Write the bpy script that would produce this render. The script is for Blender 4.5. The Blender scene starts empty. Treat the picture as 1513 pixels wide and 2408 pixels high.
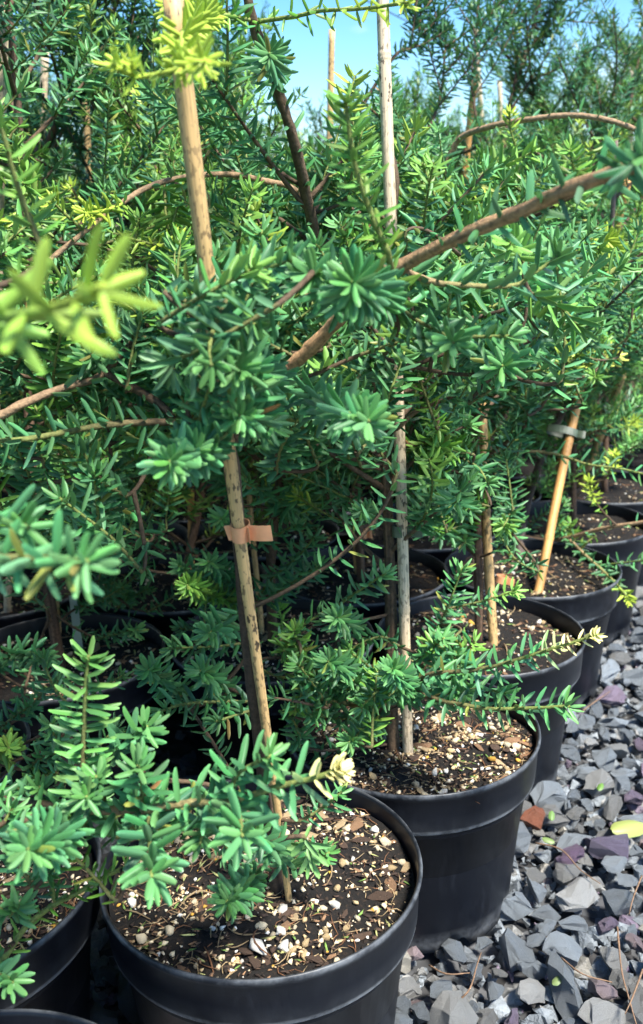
import bpy, bmesh, math, random
import numpy as np
from mathutils import Vector, Matrix

SC = bpy.context.scene
COL = SC.collection

# ------------------------------------------------------------------ camera
CAM_H, PITCH, ROLL, FPX, CX, CY = 0.789, math.radians(16.33), math.radians(-1.8), 2250.0, 756.5, 1204.0
ZS = FPX / 1854.0
cam_d = bpy.data.cameras.new('camera')
cam = bpy.data.objects.new('camera', cam_d)
COL.objects.link(cam)
cam.matrix_world = Matrix.Translation((0, 0, CAM_H)) @ Matrix.Rotation(math.pi / 2 - PITCH, 4, 'X') @ Matrix.Rotation(ROLL, 4, 'Z')
cam_d.sensor_fit = 'VERTICAL'
cam_d.sensor_height = 36.0
cam_d.lens = 18.0 * FPX / CY
cam_d.clip_start = 0.02
cam_d.clip_end = 2000
cam_d.dof.use_dof = True
cam_d.dof.focus_distance = 0.90
cam_d.dof.aperture_fstop = 8.5
SC.camera = cam

# ------------------------------------------------------------------ sky, sun
SUN_EL, SUN_AZ = math.radians(58), math.radians(134)     # azimuth clockwise from +Y
world = bpy.data.worlds.new('World')
SC.world = world
world.use_nodes = True
wn, wl = world.node_tree.nodes, world.node_tree.links
wn.clear()
w_out = wn.new('ShaderNodeOutputWorld')
sky = wn.new('ShaderNodeTexSky')
sky.sky_type = 'NISHITA'
sky.sun_disc = False
sky.sun_elevation = SUN_EL
sky.sun_rotation = SUN_AZ
sky.air_density = 1.0
sky.dust_density = 0.6
bg_sky = wn.new('ShaderNodeBackground')
bg_sky.inputs['Strength'].default_value = 0.125
hsv = wn.new('ShaderNodeHueSaturation')
hsv.inputs['Saturation'].default_value = 1.45
wl.new(sky.outputs[0], hsv.inputs['Color'])
wl.new(hsv.outputs[0], bg_sky.inputs[0])
bg_cl = wn.new('ShaderNodeBackground')
bg_cl.inputs['Color'].default_value = (0.95, 0.97, 1.0, 1)
bg_cl.inputs['Strength'].default_value = 0.7
tc = wn.new('ShaderNodeTexCoord')
mp = wn.new('ShaderNodeMapping')
mp.inputs['Scale'].default_value = (1.0, 1.0, 3.0)
mp.inputs['Location'].default_value = (0.35, 0.1, 0.35)
wl.new(tc.outputs['Generated'], mp.inputs[0])
nz = wn.new('ShaderNodeTexNoise')
nz.inputs['Scale'].default_value = 2.6
nz.inputs['Detail'].default_value = 6
nz.inputs['Roughness'].default_value = 0.55
wl.new(mp.outputs[0], nz.inputs['Vector'])
rp = wn.new('ShaderNodeValToRGB')
rp.color_ramp.elements[0].position = 0.56
rp.color_ramp.elements[1].position = 0.72
wl.new(nz.outputs['Fac'], rp.inputs[0])
mxw = wn.new('ShaderNodeMixShader')
wl.new(rp.outputs[0], mxw.inputs[0])
wl.new(bg_sky.outputs[0], mxw.inputs[1])
wl.new(bg_cl.outputs[0], mxw.inputs[2])
wl.new(mxw.outputs[0], w_out.inputs[0])

sun_d = bpy.data.lights.new('sun', 'SUN')
sun = bpy.data.objects.new('sun', sun_d)
COL.objects.link(sun)
sun_d.energy = 5.0
sun_d.angle = math.radians(10)
sun_d.color = (1.0, 0.96, 0.88)
_sd = Vector((math.sin(SUN_AZ) * math.cos(SUN_EL), math.cos(SUN_AZ) * math.cos(SUN_EL), math.sin(SUN_EL)))
sun.rotation_euler = _sd.to_track_quat('Z', 'Y').to_euler()
sun.location = (1.5, -2, 5)

SC.view_settings.view_transform = 'Standard'
SC.view_settings.look = 'None'
SC.view_settings.exposure = 1.2
SC.view_settings.gamma = 1.0
SC.cycles.use_denoising = True
SC.cycles.use_adaptive_sampling = True
SC.cycles.adaptive_threshold = 0.02
SC.cycles.max_bounces = 5
SC.cycles.diffuse_bounces = 3
SC.cycles.glossy_bounces = 2
SC.cycles.transmission_bounces = 3
SC.cycles.transparent_max_bounces = 4
SC.cycles.sample_clamp_indirect = 6

# ------------------------------------------------------------------ helpers
cp, sp = math.cos(PITCH), math.sin(PITCH)
FWD = np.array([0, cp, -sp]); _u0 = np.array([0, sp, cp]); _r0 = np.array([1.0, 0, 0])
RGT = math.cos(ROLL) * _r0 + math.sin(ROLL) * _u0; UPV = -math.sin(ROLL) * _r0 + math.cos(ROLL) * _u0
CAMP = np.array([0, 0, CAM_H])

def W(x, y, z):                       # photo position (1513x2408 frame) and distance -> world point
    return CAMP + z * ZS * (FWD + RGT * ((x - CX) / FPX) - UPV * ((y - CY) / FPX))

def G(x, y, h):                       # the point of the level h seen at a photo position
    d = FWD + RGT * ((x - CX) / FPX) - UPV * ((y - CY) / FPX)
    return CAMP + d * ((h - CAM_H) / d[2])

def proj(p):
    q = np.asarray(p) - CAMP
    z = float(q @ FWD)
    if z < 0.02:
        return (-9e3, -9e3, z)
    return (CX + FPX * float(q @ RGT) / z, CY - FPX * float(q @ UPV) / z, z / ZS)

def nrm(a):
    return a / np.maximum(np.linalg.norm(a, axis=-1, keepdims=True), 1e-9)

def tag(o, label=None, cat=None, group=None, kind=None):
    if label: o['label'] = label
    if cat: o['category'] = cat
    if group: o['group'] = group
    if kind: o['kind'] = kind
    return o

def obj(name, me, parent=None, loc=None):
    o = bpy.data.objects.new(name, me)
    COL.objects.link(o)
    if parent is not None: o.parent = parent
    if loc is not None: o.location = loc
    return o

def empty(name, loc):
    o = bpy.data.objects.new(name, None)
    o.empty_display_size = 0.05
    o.location = loc
    COL.objects.link(o)
    return o

def mesh_np(name, V, F, mat, col=None, smooth=True):
    """V (n,3); F list of int arrays (k,3) or (k,4)"""
    me = bpy.data.meshes.new(name)
    V = np.ascontiguousarray(V, dtype=np.float32)
    F = [np.asarray(f, dtype=np.int32) for f in F if len(f)]
    lt = np.concatenate([np.full(len(f), f.shape[1], np.int32) for f in F])
    lv = np.concatenate([f.ravel() for f in F])
    ls = np.concatenate([[0], np.cumsum(lt)[:-1]]).astype(np.int32)
    me.vertices.add(len(V)); me.vertices.foreach_set('co', V.ravel())
    me.loops.add(len(lv)); me.loops.foreach_set('vertex_index', lv)
    me.polygons.add(len(lt)); me.polygons.foreach_set('loop_start', ls)
    me.polygons.foreach_set('loop_total', lt)
    me.polygons.foreach_set('use_smooth', np.full(len(lt), smooth, dtype=bool))
    if col is not None:
        a = me.color_attributes.new('Col', 'FLOAT_COLOR', 'POINT')
        c = np.ones((len(V), 4), np.float32); c[:, :3] = col
        a.data.foreach_set('color', c.ravel())
    me.materials.append(mat)
    me.update(calc_edges=True)
    return me

def catmull(P, n=8):
    P = [np.asarray(p, float) for p in P]
    if len(P) == 2:
        return np.array([P[0] + (P[1] - P[0]) * k / n for k in range(n + 1)])
    Q = [2 * P[0] - P[1]] + P + [2 * P[-1] - P[-2]]
    out = []
    for i in range(1, len(Q) - 2):
        a, b, c, d = Q[i - 1], Q[i], Q[i + 1], Q[i + 2]
        for k in range(n):
            t = k / n
            out.append(0.5 * ((2 * b) + (c - a) * t + (2 * a - 5 * b + 4 * c - d) * t * t + (3 * b - a - 3 * c + d) * t ** 3))
    out.append(P[-1])
    return np.array(out)

def frames(P):
    T = np.gradient(P, axis=0)
    T = nrm(T)
    ref = np.array([0.13, 0.21, 1.0])
    if abs(float(nrm(T.mean(0)) @ nrm(ref))) > 0.85:
        ref = np.array([0.1, 1.0, 0.1])
    E1 = nrm(ref - T * (T @ ref)[:, None])
    E2 = np.cross(T, E1)
    return T, E1, E2

def tube(P, R, ns=6, off=0, bump=0.0, rng=None):
    """closed-ended tube -> V, quads, tris"""
    T, E1, E2 = frames(P)
    n = len(P)
    a = np.arange(ns) * 2 * math.pi / ns
    R = np.broadcast_to(np.asarray(R, float), (n,))
    rr = R[:, None] * np.ones((1, ns))
    if bump and rng is not None:
        rr = rr * (1 + bump * (rng.random((n, ns)) - 0.5))
    V = P[:, None, :] + rr[..., None] * (np.cos(a)[None, :, None] * E1[:, None, :] + np.sin(a)[None, :, None] * E2[:, None, :])
    V = V.reshape(-1, 3)
    i = np.arange(n - 1)[:, None]; j = np.arange(ns)[None, :]; j2 = (j + 1) % ns
    Q = np.stack([i * ns + j, i * ns + j2, (i + 1) * ns + j2, (i + 1) * ns + j], -1).reshape(-1, 4)
    V = np.vstack([V, P[:1], P[-1:]])
    c0, c1 = n * ns, n * ns + 1
    j = np.arange(ns)
    t0 = np.stack([np.full(ns, c0), (j + 1) % ns, j], -1)
    t1 = np.stack([np.full(ns, c1), (n - 1) * ns + j, (n - 1) * ns + (j + 1) % ns], -1)
    return V, Q + off, np.vstack([t0, t1]) + off

class MB:
    def __init__(self): self.V, self.Q, self.T, self.C, self.n = [], [], [], [], 0
    def add(self, V, Q=None, T=None, col=None):
        if Q is not None and len(Q): self.Q.append(np.asarray(Q) + self.n)
        if T is not None and len(T): self.T.append(np.asarray(T) + self.n)
        self.V.append(np.asarray(V)); self.n += len(V)
        self.C.append(np.broadcast_to(np.asarray(col if col is not None else (1, 1, 1), float), (len(V), 3)))
    def tube(self, P, R, ns=6, col=None, bump=0, rng=None, streak=0.0):
        V, Q, T = tube(np.asarray(P), R, ns, 0, bump, rng)
        if streak:
            n = len(P); col = np.asarray(col); col = np.broadcast_to(col, (n, 3)) if col.ndim == 1 else col
            k = np.zeros((n, ns)); w = rng.normal(size=ns)
            for i in range(n):
                w = 0.86 * w + 0.5 * rng.normal(size=ns); k[i] = w
            cc = col[:, None, :] * np.clip(1 + streak * k, 0.35, 1.9)[..., None]
            col = np.vstack([cc.reshape(-1, 3), col[:1], col[-1:]])
        self.add(V, Q, T, col)
    def mesh(self, name, mat, origin=(0, 0, 0), smooth=True):
        F = []
        if self.Q: F.append(np.vstack(self.Q))
        if self.T: F.append(np.vstack(self.T))
        return mesh_np(name, np.vstack(self.V) - np.asarray(origin), F, mat, np.vstack(self.C), smooth)

# ------------------------------------------------------------------ materials
def mat_new(name):
    m = bpy.data.materials.new(name); m.use_nodes = True
    nt = m.node_tree
    b = nt.nodes['Principled BSDF']
    return m, nt, b

def nd(nt, t, **kw):
    n = nt.nodes.new(t)
    for k, v in kw.items():
        if hasattr(n, k): setattr(n, k, v)
    return n

def noise(nt, scale, detail=4, rough=0.55, coord='Object', vec=None, stretch=None):
    n = nd(nt, 'ShaderNodeTexNoise')
    n.inputs['Scale'].default_value = scale; n.inputs['Detail'].default_value = detail
    n.inputs['Roughness'].default_value = rough
    if vec is None:
        t = nd(nt, 'ShaderNodeTexCoord'); vec = t.outputs[coord]
    if stretch:
        m = nd(nt, 'ShaderNodeMapping'); m.inputs['Scale'].default_value = stretch
        nt.links.new(vec, m.inputs[0]); vec = m.outputs[0]
    nt.links.new(vec, n.inputs['Vector'])
    return n

def ramp(nt, src, stops):
    r = nd(nt, 'ShaderNodeValToRGB')
    e = r.color_ramp.elements
    while len(e) < len(stops): e.new(0.5)
    for k, (p, c) in enumerate(stops):
        e[k].position = p; e[k].color = (c[0], c[1], c[2], 1) if hasattr(c, '__len__') else (c, c, c, 1)
    nt.links.new(src, r.inputs[0])
    return r

def mix(nt, fac, a, b, mode='MIX'):
    m = nd(nt, 'ShaderNodeMix'); m.data_type = 'RGBA'; m.blend_type = mode
    for s, v in ((m.inputs[0], fac), (m.inputs[6], a), (m.inputs[7], b)):
        if hasattr(v, 'is_output'): nt.links.new(v, s)
        elif hasattr(v, '__len__'): s.default_value = (v[0], v[1], v[2], 1)
        else: s.default_value = v
    return m.outputs[2]

def bump(nt, b, h, strength, dist):
    n = nd(nt, 'ShaderNodeBump'); n.inputs['Strength'].default_value = strength; n.inputs['Distance'].default_value = dist
    nt.links.new(h, n.inputs['Height']); nt.links.new(n.outputs[0], b.inputs['Normal'])

def leaf_material(name, single):
    m, nt, b = mat_new(name)
    L = nt.links
    if single:
        oi = nd(nt, 'ShaderNodeObjectInfo')
        at = nd(nt, 'ShaderNodeAttribute'); at.attribute_name = 'Col'
        c = mix(nt, 1.0, oi.outputs['Color'], at.outputs['Color'], 'MULTIPLY')
    else:
        at = nd(nt, 'ShaderNodeAttribute'); at.attribute_name = 'Col'
        c = at.outputs['Color']
    back = mix(nt, 0.35, c, (0.20, 0.36, 0.22))
    geo = nd(nt, 'ShaderNodeNewGeometry')
    c2 = mix(nt, geo.outputs['Backfacing'], c, back)
    L.new(c2, b.inputs['Base Color'])
    b.inputs['Roughness'].default_value = 0.42
    b.inputs['Specular IOR Level'].default_value = 0.30
    tr = nd(nt, 'ShaderNodeBsdfTranslucent')
    tcol = mix(nt, 0.5, c, (0.16, 0.34, 0.05))
    L.new(tcol, tr.inputs[0])
    ms = nd(nt, 'ShaderNodeMixShader'); ms.inputs[0].default_value = 0.16
    L.new(b.outputs[0], ms.inputs[1]); L.new(tr.outputs[0], ms.inputs[2])
    L.new(ms.outputs[0], nt.nodes['Material Output'].inputs[0])
    return m

M = {}
M['leaf'] = leaf_material('leaf_green', False)
M['leaf1'] = leaf_material('leaf_green_single', True)

def bark_material(name, tint_attr=True):
    m, nt, b = mat_new(name)
    at = nd(nt, 'ShaderNodeAttribute'); at.attribute_name = 'Col'
    n = noise(nt, 260, 5, 0.65)
    v = ramp(nt, n.outputs['Fac'], [(0.30, 0.5), (0.50, 1.0), (0.72, 1.5)])
    c = mix(nt, 1.0, at.outputs['Color'], v.outputs[0], 'MULTIPLY')
    nt.links.new(c, b.inputs['Base Color'])
    b.inputs['Roughness'].default_value = 0.85
    bump(nt, b, n.outputs['Fac'], 0.8, 0.002)
    return m
M['bark'] = bark_material('bark_brown')

def bamboo_material(name, base, dark):
    m, nt, b = mat_new(name)
    tc_ = nd(nt, 'ShaderNodeTexCoord')
    n1 = noise(nt, 16, 3, stretch=(1, 1, 0.15), vec=tc_.outputs['Object'])
    c = ramp(nt, n1.outputs['Fac'], [(0.3, [x * 0.72 for x in base]), (0.55, base), (0.8, [min(1, x * 1.25) for x in base])]).outputs[0]
    fib = noise(nt, 700, 3, stretch=(1, 1, 0.03), vec=tc_.outputs['Object'])
    f = ramp(nt, fib.outputs['Fac'], [(0.35, 0.70), (0.6, 1.05)])
    c = mix(nt, 1.0, c, f.outputs[0], 'MULTIPLY')
    sp_ = noise(nt, 330, 2, 0.5, stretch=(1, 1, 0.45), vec=tc_.outputs['Object'])
    zone = noise(nt, 11, 3, vec=tc_.outputs['Object'])
    sm = ramp(nt, sp_.outputs['Fac'], [(0.545, 0), (0.60, 1)])
    zm = ramp(nt, zone.outputs['Fac'], [(0.40, 0.25), (0.62, 1)])
    fac = mix(nt, 1.0, sm.outputs[0], zm.outputs[0], 'MULTIPLY')
    c = mix(nt, fac, c, dark)
    nt.links.new(c, b.inputs['Base Color'])
    b.inputs['Roughness'].default_value = 0.55
    bump(nt, b, fib.outputs['Fac'], 0.35, 0.0006)
    return m
M['bamboo_pale'] = bamboo_material('bamboo_weathered', (0.72, 0.57, 0.38), (0.10, 0.07, 0.045))
M['bamboo_tan'] = bamboo_material('bamboo_tan', (0.66, 0.43, 0.18), (0.030, 0.020, 0.012))
M['bamboo_orange'] = bamboo_material('bamboo_orange', (0.70, 0.37, 0.12), (0.40, 0.19, 0.06))

def pot_material():
    m, nt, b = mat_new('black_plastic')
    tc_ = nd(nt, 'ShaderNodeTexCoord'); ob = tc_.outputs['Object']
    oi = nd(nt, 'ShaderNodeObjectInfo')
    ad = nd(nt, 'ShaderNodeVectorMath'); ad.operation = 'ADD'
    nt.links.new(ob, ad.inputs[0]); nt.links.new(oi.outputs['Location'], ad.inputs[1])
    v = ad.outputs[0]
    n1 = noise(nt, 9, 5, 0.6, vec=v)
    n2 = noise(nt, 90, 6, 0.75, vec=v, stretch=(1, 1, 0.25))
    d = mix(nt, 1.0, ramp(nt, n1.outputs['Fac'], [(0.42, 0), (0.74, 1)]).outputs[0], ramp(nt, n2.outputs['Fac'], [(0.47, 0), (0.8, 1)]).outputs[0], 'MULTIPLY')
    c = mix(nt, d, (0.0035, 0.0048, 0.0085), (0.028, 0.033, 0.044))
    at = nd(nt, 'ShaderNodeAttribute'); at.attribute_name = 'Col'       # worn pale scuff on the band edge
    n3 = noise(nt, 30, 4, 0.7, vec=v)
    wr = mix(nt, 1.0, at.outputs['Color'], ramp(nt, n3.outputs['Fac'], [(0.38, 0.1), (0.62, 1)]).outputs[0], 'MULTIPLY')
    sx = nd(nt, 'ShaderNodeSeparateColor'); nt.links.new(wr, sx.inputs[0])
    c = mix(nt, sx.outputs[0], c, (0.42, 0.45, 0.48))
    nt.links.new(c, b.inputs['Base Color'])
    b.inputs['Specular IOR Level'].default_value = 0.34
    r = ramp(nt, n1.outputs['Fac'], [(0.3, 0.34), (0.7, 0.50)])
    nt.links.new(r.outputs[0], b.inputs['Roughness'])
    n4 = noise(nt, 130, 2, 0.5, vec=v, stretch=(1, 1, 0.1))
    bump(nt, b, n4.outputs['Fac'], 0.08, 0.001)
    return m
M['pot'] = pot_material()

def soil_material():
    m, nt, b = mat_new('potting_soil')
    n = noise(nt, 160, 6, 0.7)
    c = ramp(nt, n.outputs['Fac'], [(0.30, (0.0015, 0.001, 0.0008)), (0.55, (0.006, 0.0038, 0.0024)), (0.66, (0.035, 0.020, 0.011)), (0.82, (0.15, 0.10, 0.06))])
    nt.links.new(c.outputs[0], b.inputs['Base Color'])
    b.inputs['Roughness'].default_value = 0.95
    bump(nt, b, n.outputs['Fac'], 1.0, 0.006)
    return m
M['soil'] = soil_material()

def rock_material(name, base, amp, rough, single, nscale, bdist, vein=False):
    m, nt, b = mat_new(name)
    n = noise(nt, nscale, 6, 0.65)
    v = ramp(nt, n.outputs['Fac'], [(0.28, 1 - amp), (0.72, 1 + amp)])
    if single:
        oi = nd(nt, 'ShaderNodeObjectInfo'); c = oi.outputs['Color']
    else:
        at = nd(nt, 'ShaderNodeAttribute'); at.attribute_name = 'Col'; c = at.outputs['Color']
    c = mix(nt, 1.0, c, v.outputs[0], 'MULTIPLY')
    if vein:
        wv = noise(nt, 22, 4, 0.6)
        k = ramp(nt, wv.outputs['Fac'], [(0.490, 0), (0.50, 1), (0.510, 0)])
        vz = noise(nt, 7, 2)
        kz = ramp(nt, vz.outputs['Fac'], [(0.5, 0), (0.62, 0.55)])
        k2 = mix(nt, 1.0, k.outputs[0], kz.outputs[0], 'MULTIPLY')
        c = mix(nt, k2, c, (0.42, 0.44, 0.45))
        st = noise(nt, 14, 3)
        k3 = ramp(nt, st.outputs['Fac'], [(0.66, 0), (0.78, 0.5)])
        c = mix(nt, k3.outputs[0], c, (0.26, 0.16, 0.07))
    nt.links.new(c, b.inputs['Base Color'])
    b.inputs['Roughness'].default_value = rough
    bump(nt, b, n.outputs['Fac'], 0.9, bdist)
    return m
M['stone1'] = rock_material('slate_stone', None, 0.50, 0.50, True, 75, 0.007, True)
M['stone'] = rock_material('slate_gravel', None, 0.50, 0.50, False, 75, 0.007, True)
M['bit1'] = rock_material('soil_bit', None, 0.35, 0.85, True, 400, 0.0015)
M['bit'] = rock_material('soil_crumb', None, 0.35, 0.85, False, 400, 0.0015)

def plain(name, c, rough, nscale=80, amp=0.25):
    m, nt, b = mat_new(name)
    n = noise(nt, nscale, 4)
    v = ramp(nt, n.outputs['Fac'], [(0.3, 1 - amp), (0.7, 1 + amp)])
    cc = mix(nt, 1.0, c, v.outputs[0], 'MULTIPLY')
    nt.links.new(cc, b.inputs['Base Color']); b.inputs['Roughness'].default_value = rough
    return m
M['tie_peach'] = plain('peach_tape', (0.80, 0.37, 0.18), 0.45, 60, 0.15)
M['tie_green'] = plain('olive_tape', (0.075, 0.105, 0.065), 0.45, 60, 0.2)
M['tag'] = plain('pale_green_tag', (0.36, 0.44, 0.36), 0.5, 40, 0.1)
M['wire'] = plain('dark_wire', (0.03, 0.03, 0.035), 0.5)
def ground_material():
    m, nt, b = mat_new('gravel_ground')
    tc_ = nd(nt, 'ShaderNodeTexCoord')
    vo = nd(nt, 'ShaderNodeTexVoronoi'); vo.inputs['Scale'].default_value = 34
    nt.links.new(tc_.outputs['Object'], vo.inputs['Vector'])
    sc_ = nd(nt, 'ShaderNodeSeparateColor'); nt.links.new(vo.outputs['Color'], sc_.inputs[0])
    c = ramp(nt, sc_.outputs[0], [(0.0, (0.02, 0.021, 0.024)), (1.0, (0.10, 0.105, 0.115))]).outputs[0]
    n = noise(nt, 5, 4)
    c = mix(nt, ramp(nt, n.outputs['Fac'], [(0.35, 0), (0.7, 0.6)]).outputs[0], c, (0.045, 0.04, 0.035))
    nt.links.new(c, b.inputs['Base Color']); b.inputs['Roughness'].default_value = 0.9
    bump(nt, b, vo.outputs['Distance'], 1.0, 0.02)
    return m
M['ground'] = ground_material()

# ------------------------------------------------------------------ ground and gravel
rng = np.random.default_rng(7)
random.seed(11)

gm = bmesh.new()
bmesh.ops.create_grid(gm, x_segments=40, y_segments=40, size=300)
me = bpy.data.meshes.new('ground'); gm.to_mesh(me); gm.free(); me.materials.append(M['ground'])
ground = tag(obj('ground', me), kind='structure')
ground.location = (0, 0, -0.014)

def hull(seed, npts, asp, power=1.0):
    r = np.random.default_rng(seed)
    P = nrm(r.normal(size=(npts, 3))) * (0.78 + 0.3 * r.random((npts, 1)))
    # chop with a few planes so the stones look split
    for _ in range(4):
        nn = nrm(r.normal(size=(3,))); d = 0.55 + 0.2 * r.random()
        k = P @ nn; over = k > d
        P[over] -= np.outer(k[over] - d, nn)
    P = P * np.array(asp)
    bm = bmesh.new()
    for p in P: bm.verts.new(p)
    res = bmesh.ops.convex_hull(bm, input=bm.verts)
    bmesh.ops.delete(bm, geom=[g for g in res['geom_interior'] if isinstance(g, bmesh.types.BMVert)] , context='VERTS')
    bmesh.ops.remove_doubles(bm, verts=bm.verts, dist=0.05)
    bmesh.ops.triangulate(bm, faces=bm.faces)
    bmesh.ops.recalc_face_normals(bm, faces=bm.faces)
    bm.verts.index_update()
    V = np.array([v.co[:] for v in bm.verts]); T = np.array([[v.index for v in f.verts] for f in bm.faces])
    bm.free()
    return V, T

STONES = [hull(100 + k, 18, (1.0, 0.62 + 0.3 * random.random(), 0.42 + 0.3 * random.random())) for k in range(26)]
STONE_LO = [hull(700 + k, 9, (1.0, 0.75, 0.55)) for k in range(10)]
def rough_up(V, T, seed, amp):
    r = np.random.default_rng(seed)
    V = list(V); mid = {}; T2 = []
    def m(a, b):
        k = (min(a, b), max(a, b))
        if k not in mid:
            l = np.linalg.norm(V[a] - V[b])
            mid[k] = len(V); V.append((V[a] + V[b]) / 2 + r.normal(size=3) * amp * l)
        return mid[k]
    for a, b, c in T:
        x, y, z = m(a, b), m(b, c), m(c, a)
        T2 += [(a, x, z), (x, b, y), (z, y, c), (x, y, z)]
    return np.array(V), np.array(T2)
STONE_HI = [rough_up(V, T, 900 + k, 0.07) for k, (V, T) in enumerate(STONES)]
STONE_ME = [mesh_np('stone', V, [T], M['stone1'], None, False) for V, T in STONE_HI]

def rot_mat(r, tilt):
    a = Matrix.Rotation(r.random() * 6.283, 3, 'Z')
    t = Matrix.Rotation((r.random() - 0.5) * 2 * tilt, 3, 'X') @ Matrix.Rotation((r.random() - 0.5) * 2 * tilt, 3, 'Y')
    return np.array(a @ t)

# pot places ------------------------------------------------------------
RIM_H, RIM_R, SOIL_H = 0.225, 0.150, 0.203
U = np.array([0.140, 0.257, 0]); VV = np.array([-0.303, -0.008, 0])
def flat(p): return np.array([p[0], p[1], 0.0])
rowA = {-1: np.array([-0.25, 0.45, 0]), 0: np.array([-0.066, 0.769, 0]), 1: np.array([0.099, 1.017, 0]), 2: np.array([0.225, 1.288, 0]), 3: np.array([0.359, 1.555, 0])}
for i in range(4, 12): rowA[i] = rowA[3] + (i - 3) * U
POTS = {}
for i in range(-1, 12):
    for j in range(0, 12):
        c = rowA[i] + j * VV
        if j: c = c + np.array([rng.normal() * 0.008, rng.normal() * 0.008, 0])
        if (i, j) == (1, 1) or (i == -1 and j > 0): continue
        if (i, j) == (0, 1): c = np.array([-0.368, 0.76, 0])
        if (i, j) == (2, 2): c = np.array([-0.38, 1.255, 0])
        if (i, j) == (1, 2): c = np.array([-0.50, 0.985, 0])
        if (i, j) == (2, 1): c = np.array([-0.078, 1.29, 0])
        half = 0.40 * c[1] + 0.42
        if abs(c[0]) > half or c[1] > 3.6: continue
        POTS[(i, j)] = c
POTL = np.array(list(POTS.values()))

def edge_x(y):                        # right edge of the block of pots
    ys = [rowA[k][1] for k in sorted(rowA)]; xs = [rowA[k][0] for k in sorted(rowA)]
    return np.interp(y, ys, xs)

def stone_colour(r):
    k = r.random()
    b = 0.7 + 0.9 * r.random() ** 1.5
    if k < 0.72: c = np.array([0.125, 0.145, 0.165])
    elif k < 0.90: c = np.array([0.16, 0.165, 0.165])
    elif k < 0.955: c = np.array([0.135, 0.11, 0.155])
    elif k < 0.97: c = np.array([0.15, 0.12, 0.13])
    else: c = np.array([0.185, 0.18, 0.16])
    return c * b * np.array([1.85, 1.80, 1.74])

cand = []
for k in range(30000):
    y = 0.2 + 4.3 * rng.random() ** 1.5
    x = edge_x(y) - 0.25 + 1.7 * rng.random()
    cand.append((x, y))
placed, cell = [], {}
for k_, (x, y) in enumerate(cand):
    s = 0.013 + 0.022 * rng.random() ** 1.4
    if k_ < 900: s = 0.028 + 0.012 * rng.random()
    if y > 2.2: s *= 1.25
    dpot = np.hypot(POTL[:, 0] - x, POTL[:, 1] - y).min()
    if dpot < 0.118 + s * 0.35: continue
    ok = True
    ci, cj = int(x // 0.07), int(y // 0.07)
    for a in (-1, 0, 1):
        for b in (-1, 0, 1):
            for (px, py, ps) in cell.get((ci + a, cj + b), ()):
                if (px - x) ** 2 + (py - y) ** 2 < (0.64 * (s + ps)) ** 2: ok = False; break
            if not ok: break
        if not ok: break
    if not ok: continue
    cell.setdefault((ci, cj), []).append((x, y, s)); placed.append((x, y, s))
# a lower layer filling the gaps
low = []
for k in range(9000):
    y = 0.2 + 3.3 * rng.random() ** 1.3; x = edge_x(y) - 0.6 + 1.9 * rng.random()
    low.append((x, y, 0.012 + 0.014 * rng.random()))
for k in range(9000):
    y = 0.25 + 1.7 * rng.random() ** 1.2; x = edge_x(y) - 0.3 + 1.0 * rng.random()
    low.append((x, y, 0.004 + 0.008 * rng.random()))
vis = []
for q in placed:
    px, py, pz = proj((q[0], q[1], 0.0))
    on = -40 < px < 1560 and 1300 < py < 2470
    vis.append(q[2] / max(pz, 0.1) if on else 0)
order = np.argsort(-np.array(vis))
single = set(int(k) for k in order[:290] if vis[k] > 0)
mb = MB()
for k, (x, y, s) in enumerate(placed):
    sh = int(rng.integers(len(STONES)))
    R = rot_mat(rng, 0.5) * s
    c = stone_colour(rng)
    z = 0.004 + s * 0.30 + 0.006 * rng.random()
    if k in single:
        o = obj('stone', STONE_ME[sh], ground)
        mw = Matrix(R.tolist()).to_4x4(); mw.translation = (x, y, z + 0.014)
        o.matrix_basis = mw
        o.color = (c[0], c[1], c[2], 1)
    else:
        V, T = STONES[sh]
        mb.add(V @ R.T + np.array([x, y, z + 0.014]), None, T, c)
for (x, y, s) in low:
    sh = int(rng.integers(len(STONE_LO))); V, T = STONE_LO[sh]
    mb.add(V @ (rot_mat(rng, 0.6) * s).T + np.array([x, y, 0.008]), None, T, stone_colour(rng) * 0.6)  # lower stones coloured darker, painting in the shade of the gaps
for (gx, gy, gs, gsh, gc) in ((1256, 1926, 0.029, 3, (0.30, 0.11, 0.06)), (1425, 2000, 0.040, 7, (0.15, 0.125, 0.185)), (1345, 2015, 0.030, 11, (0.16, 0.105, 0.17))):
    gp = G(gx, gy, 0.024)
    o = obj('stone', STONE_ME[gsh], ground)
    mw = Matrix((rot_mat(rng, 0.3) * gs).tolist()).to_4x4(); mw.translation = (gp[0], gp[1], 0.042)
    o.matrix_basis = mw; o.color = (gc[0], gc[1], gc[2], 1)
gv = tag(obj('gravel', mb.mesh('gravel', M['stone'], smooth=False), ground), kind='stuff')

# ------------------------------------------------------------------ pots
def lathe(prof, ns):
    prof = np.array(prof)
    a = np.arange(ns) * 2 * math.pi / ns
    V = np.stack([prof[:, 0][:, None] * np.cos(a), prof[:, 0][:, None] * np.sin(a), np.repeat(prof[:, 1][:, None], ns, 1)], -1).reshape(-1, 3)
    n = len(prof)
    i = np.arange(n - 1)[:, None]; j = np.arange(ns)[None, :]; j2 = (j + 1) % ns
    Q = np.stack([i * ns + j, i * ns + j2, (i + 1) * ns + j2, (i + 1) * ns + j], -1).reshape(-1, 4)
    return V, Q

NS = 72
H, R0 = RIM_H, RIM_R
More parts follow.
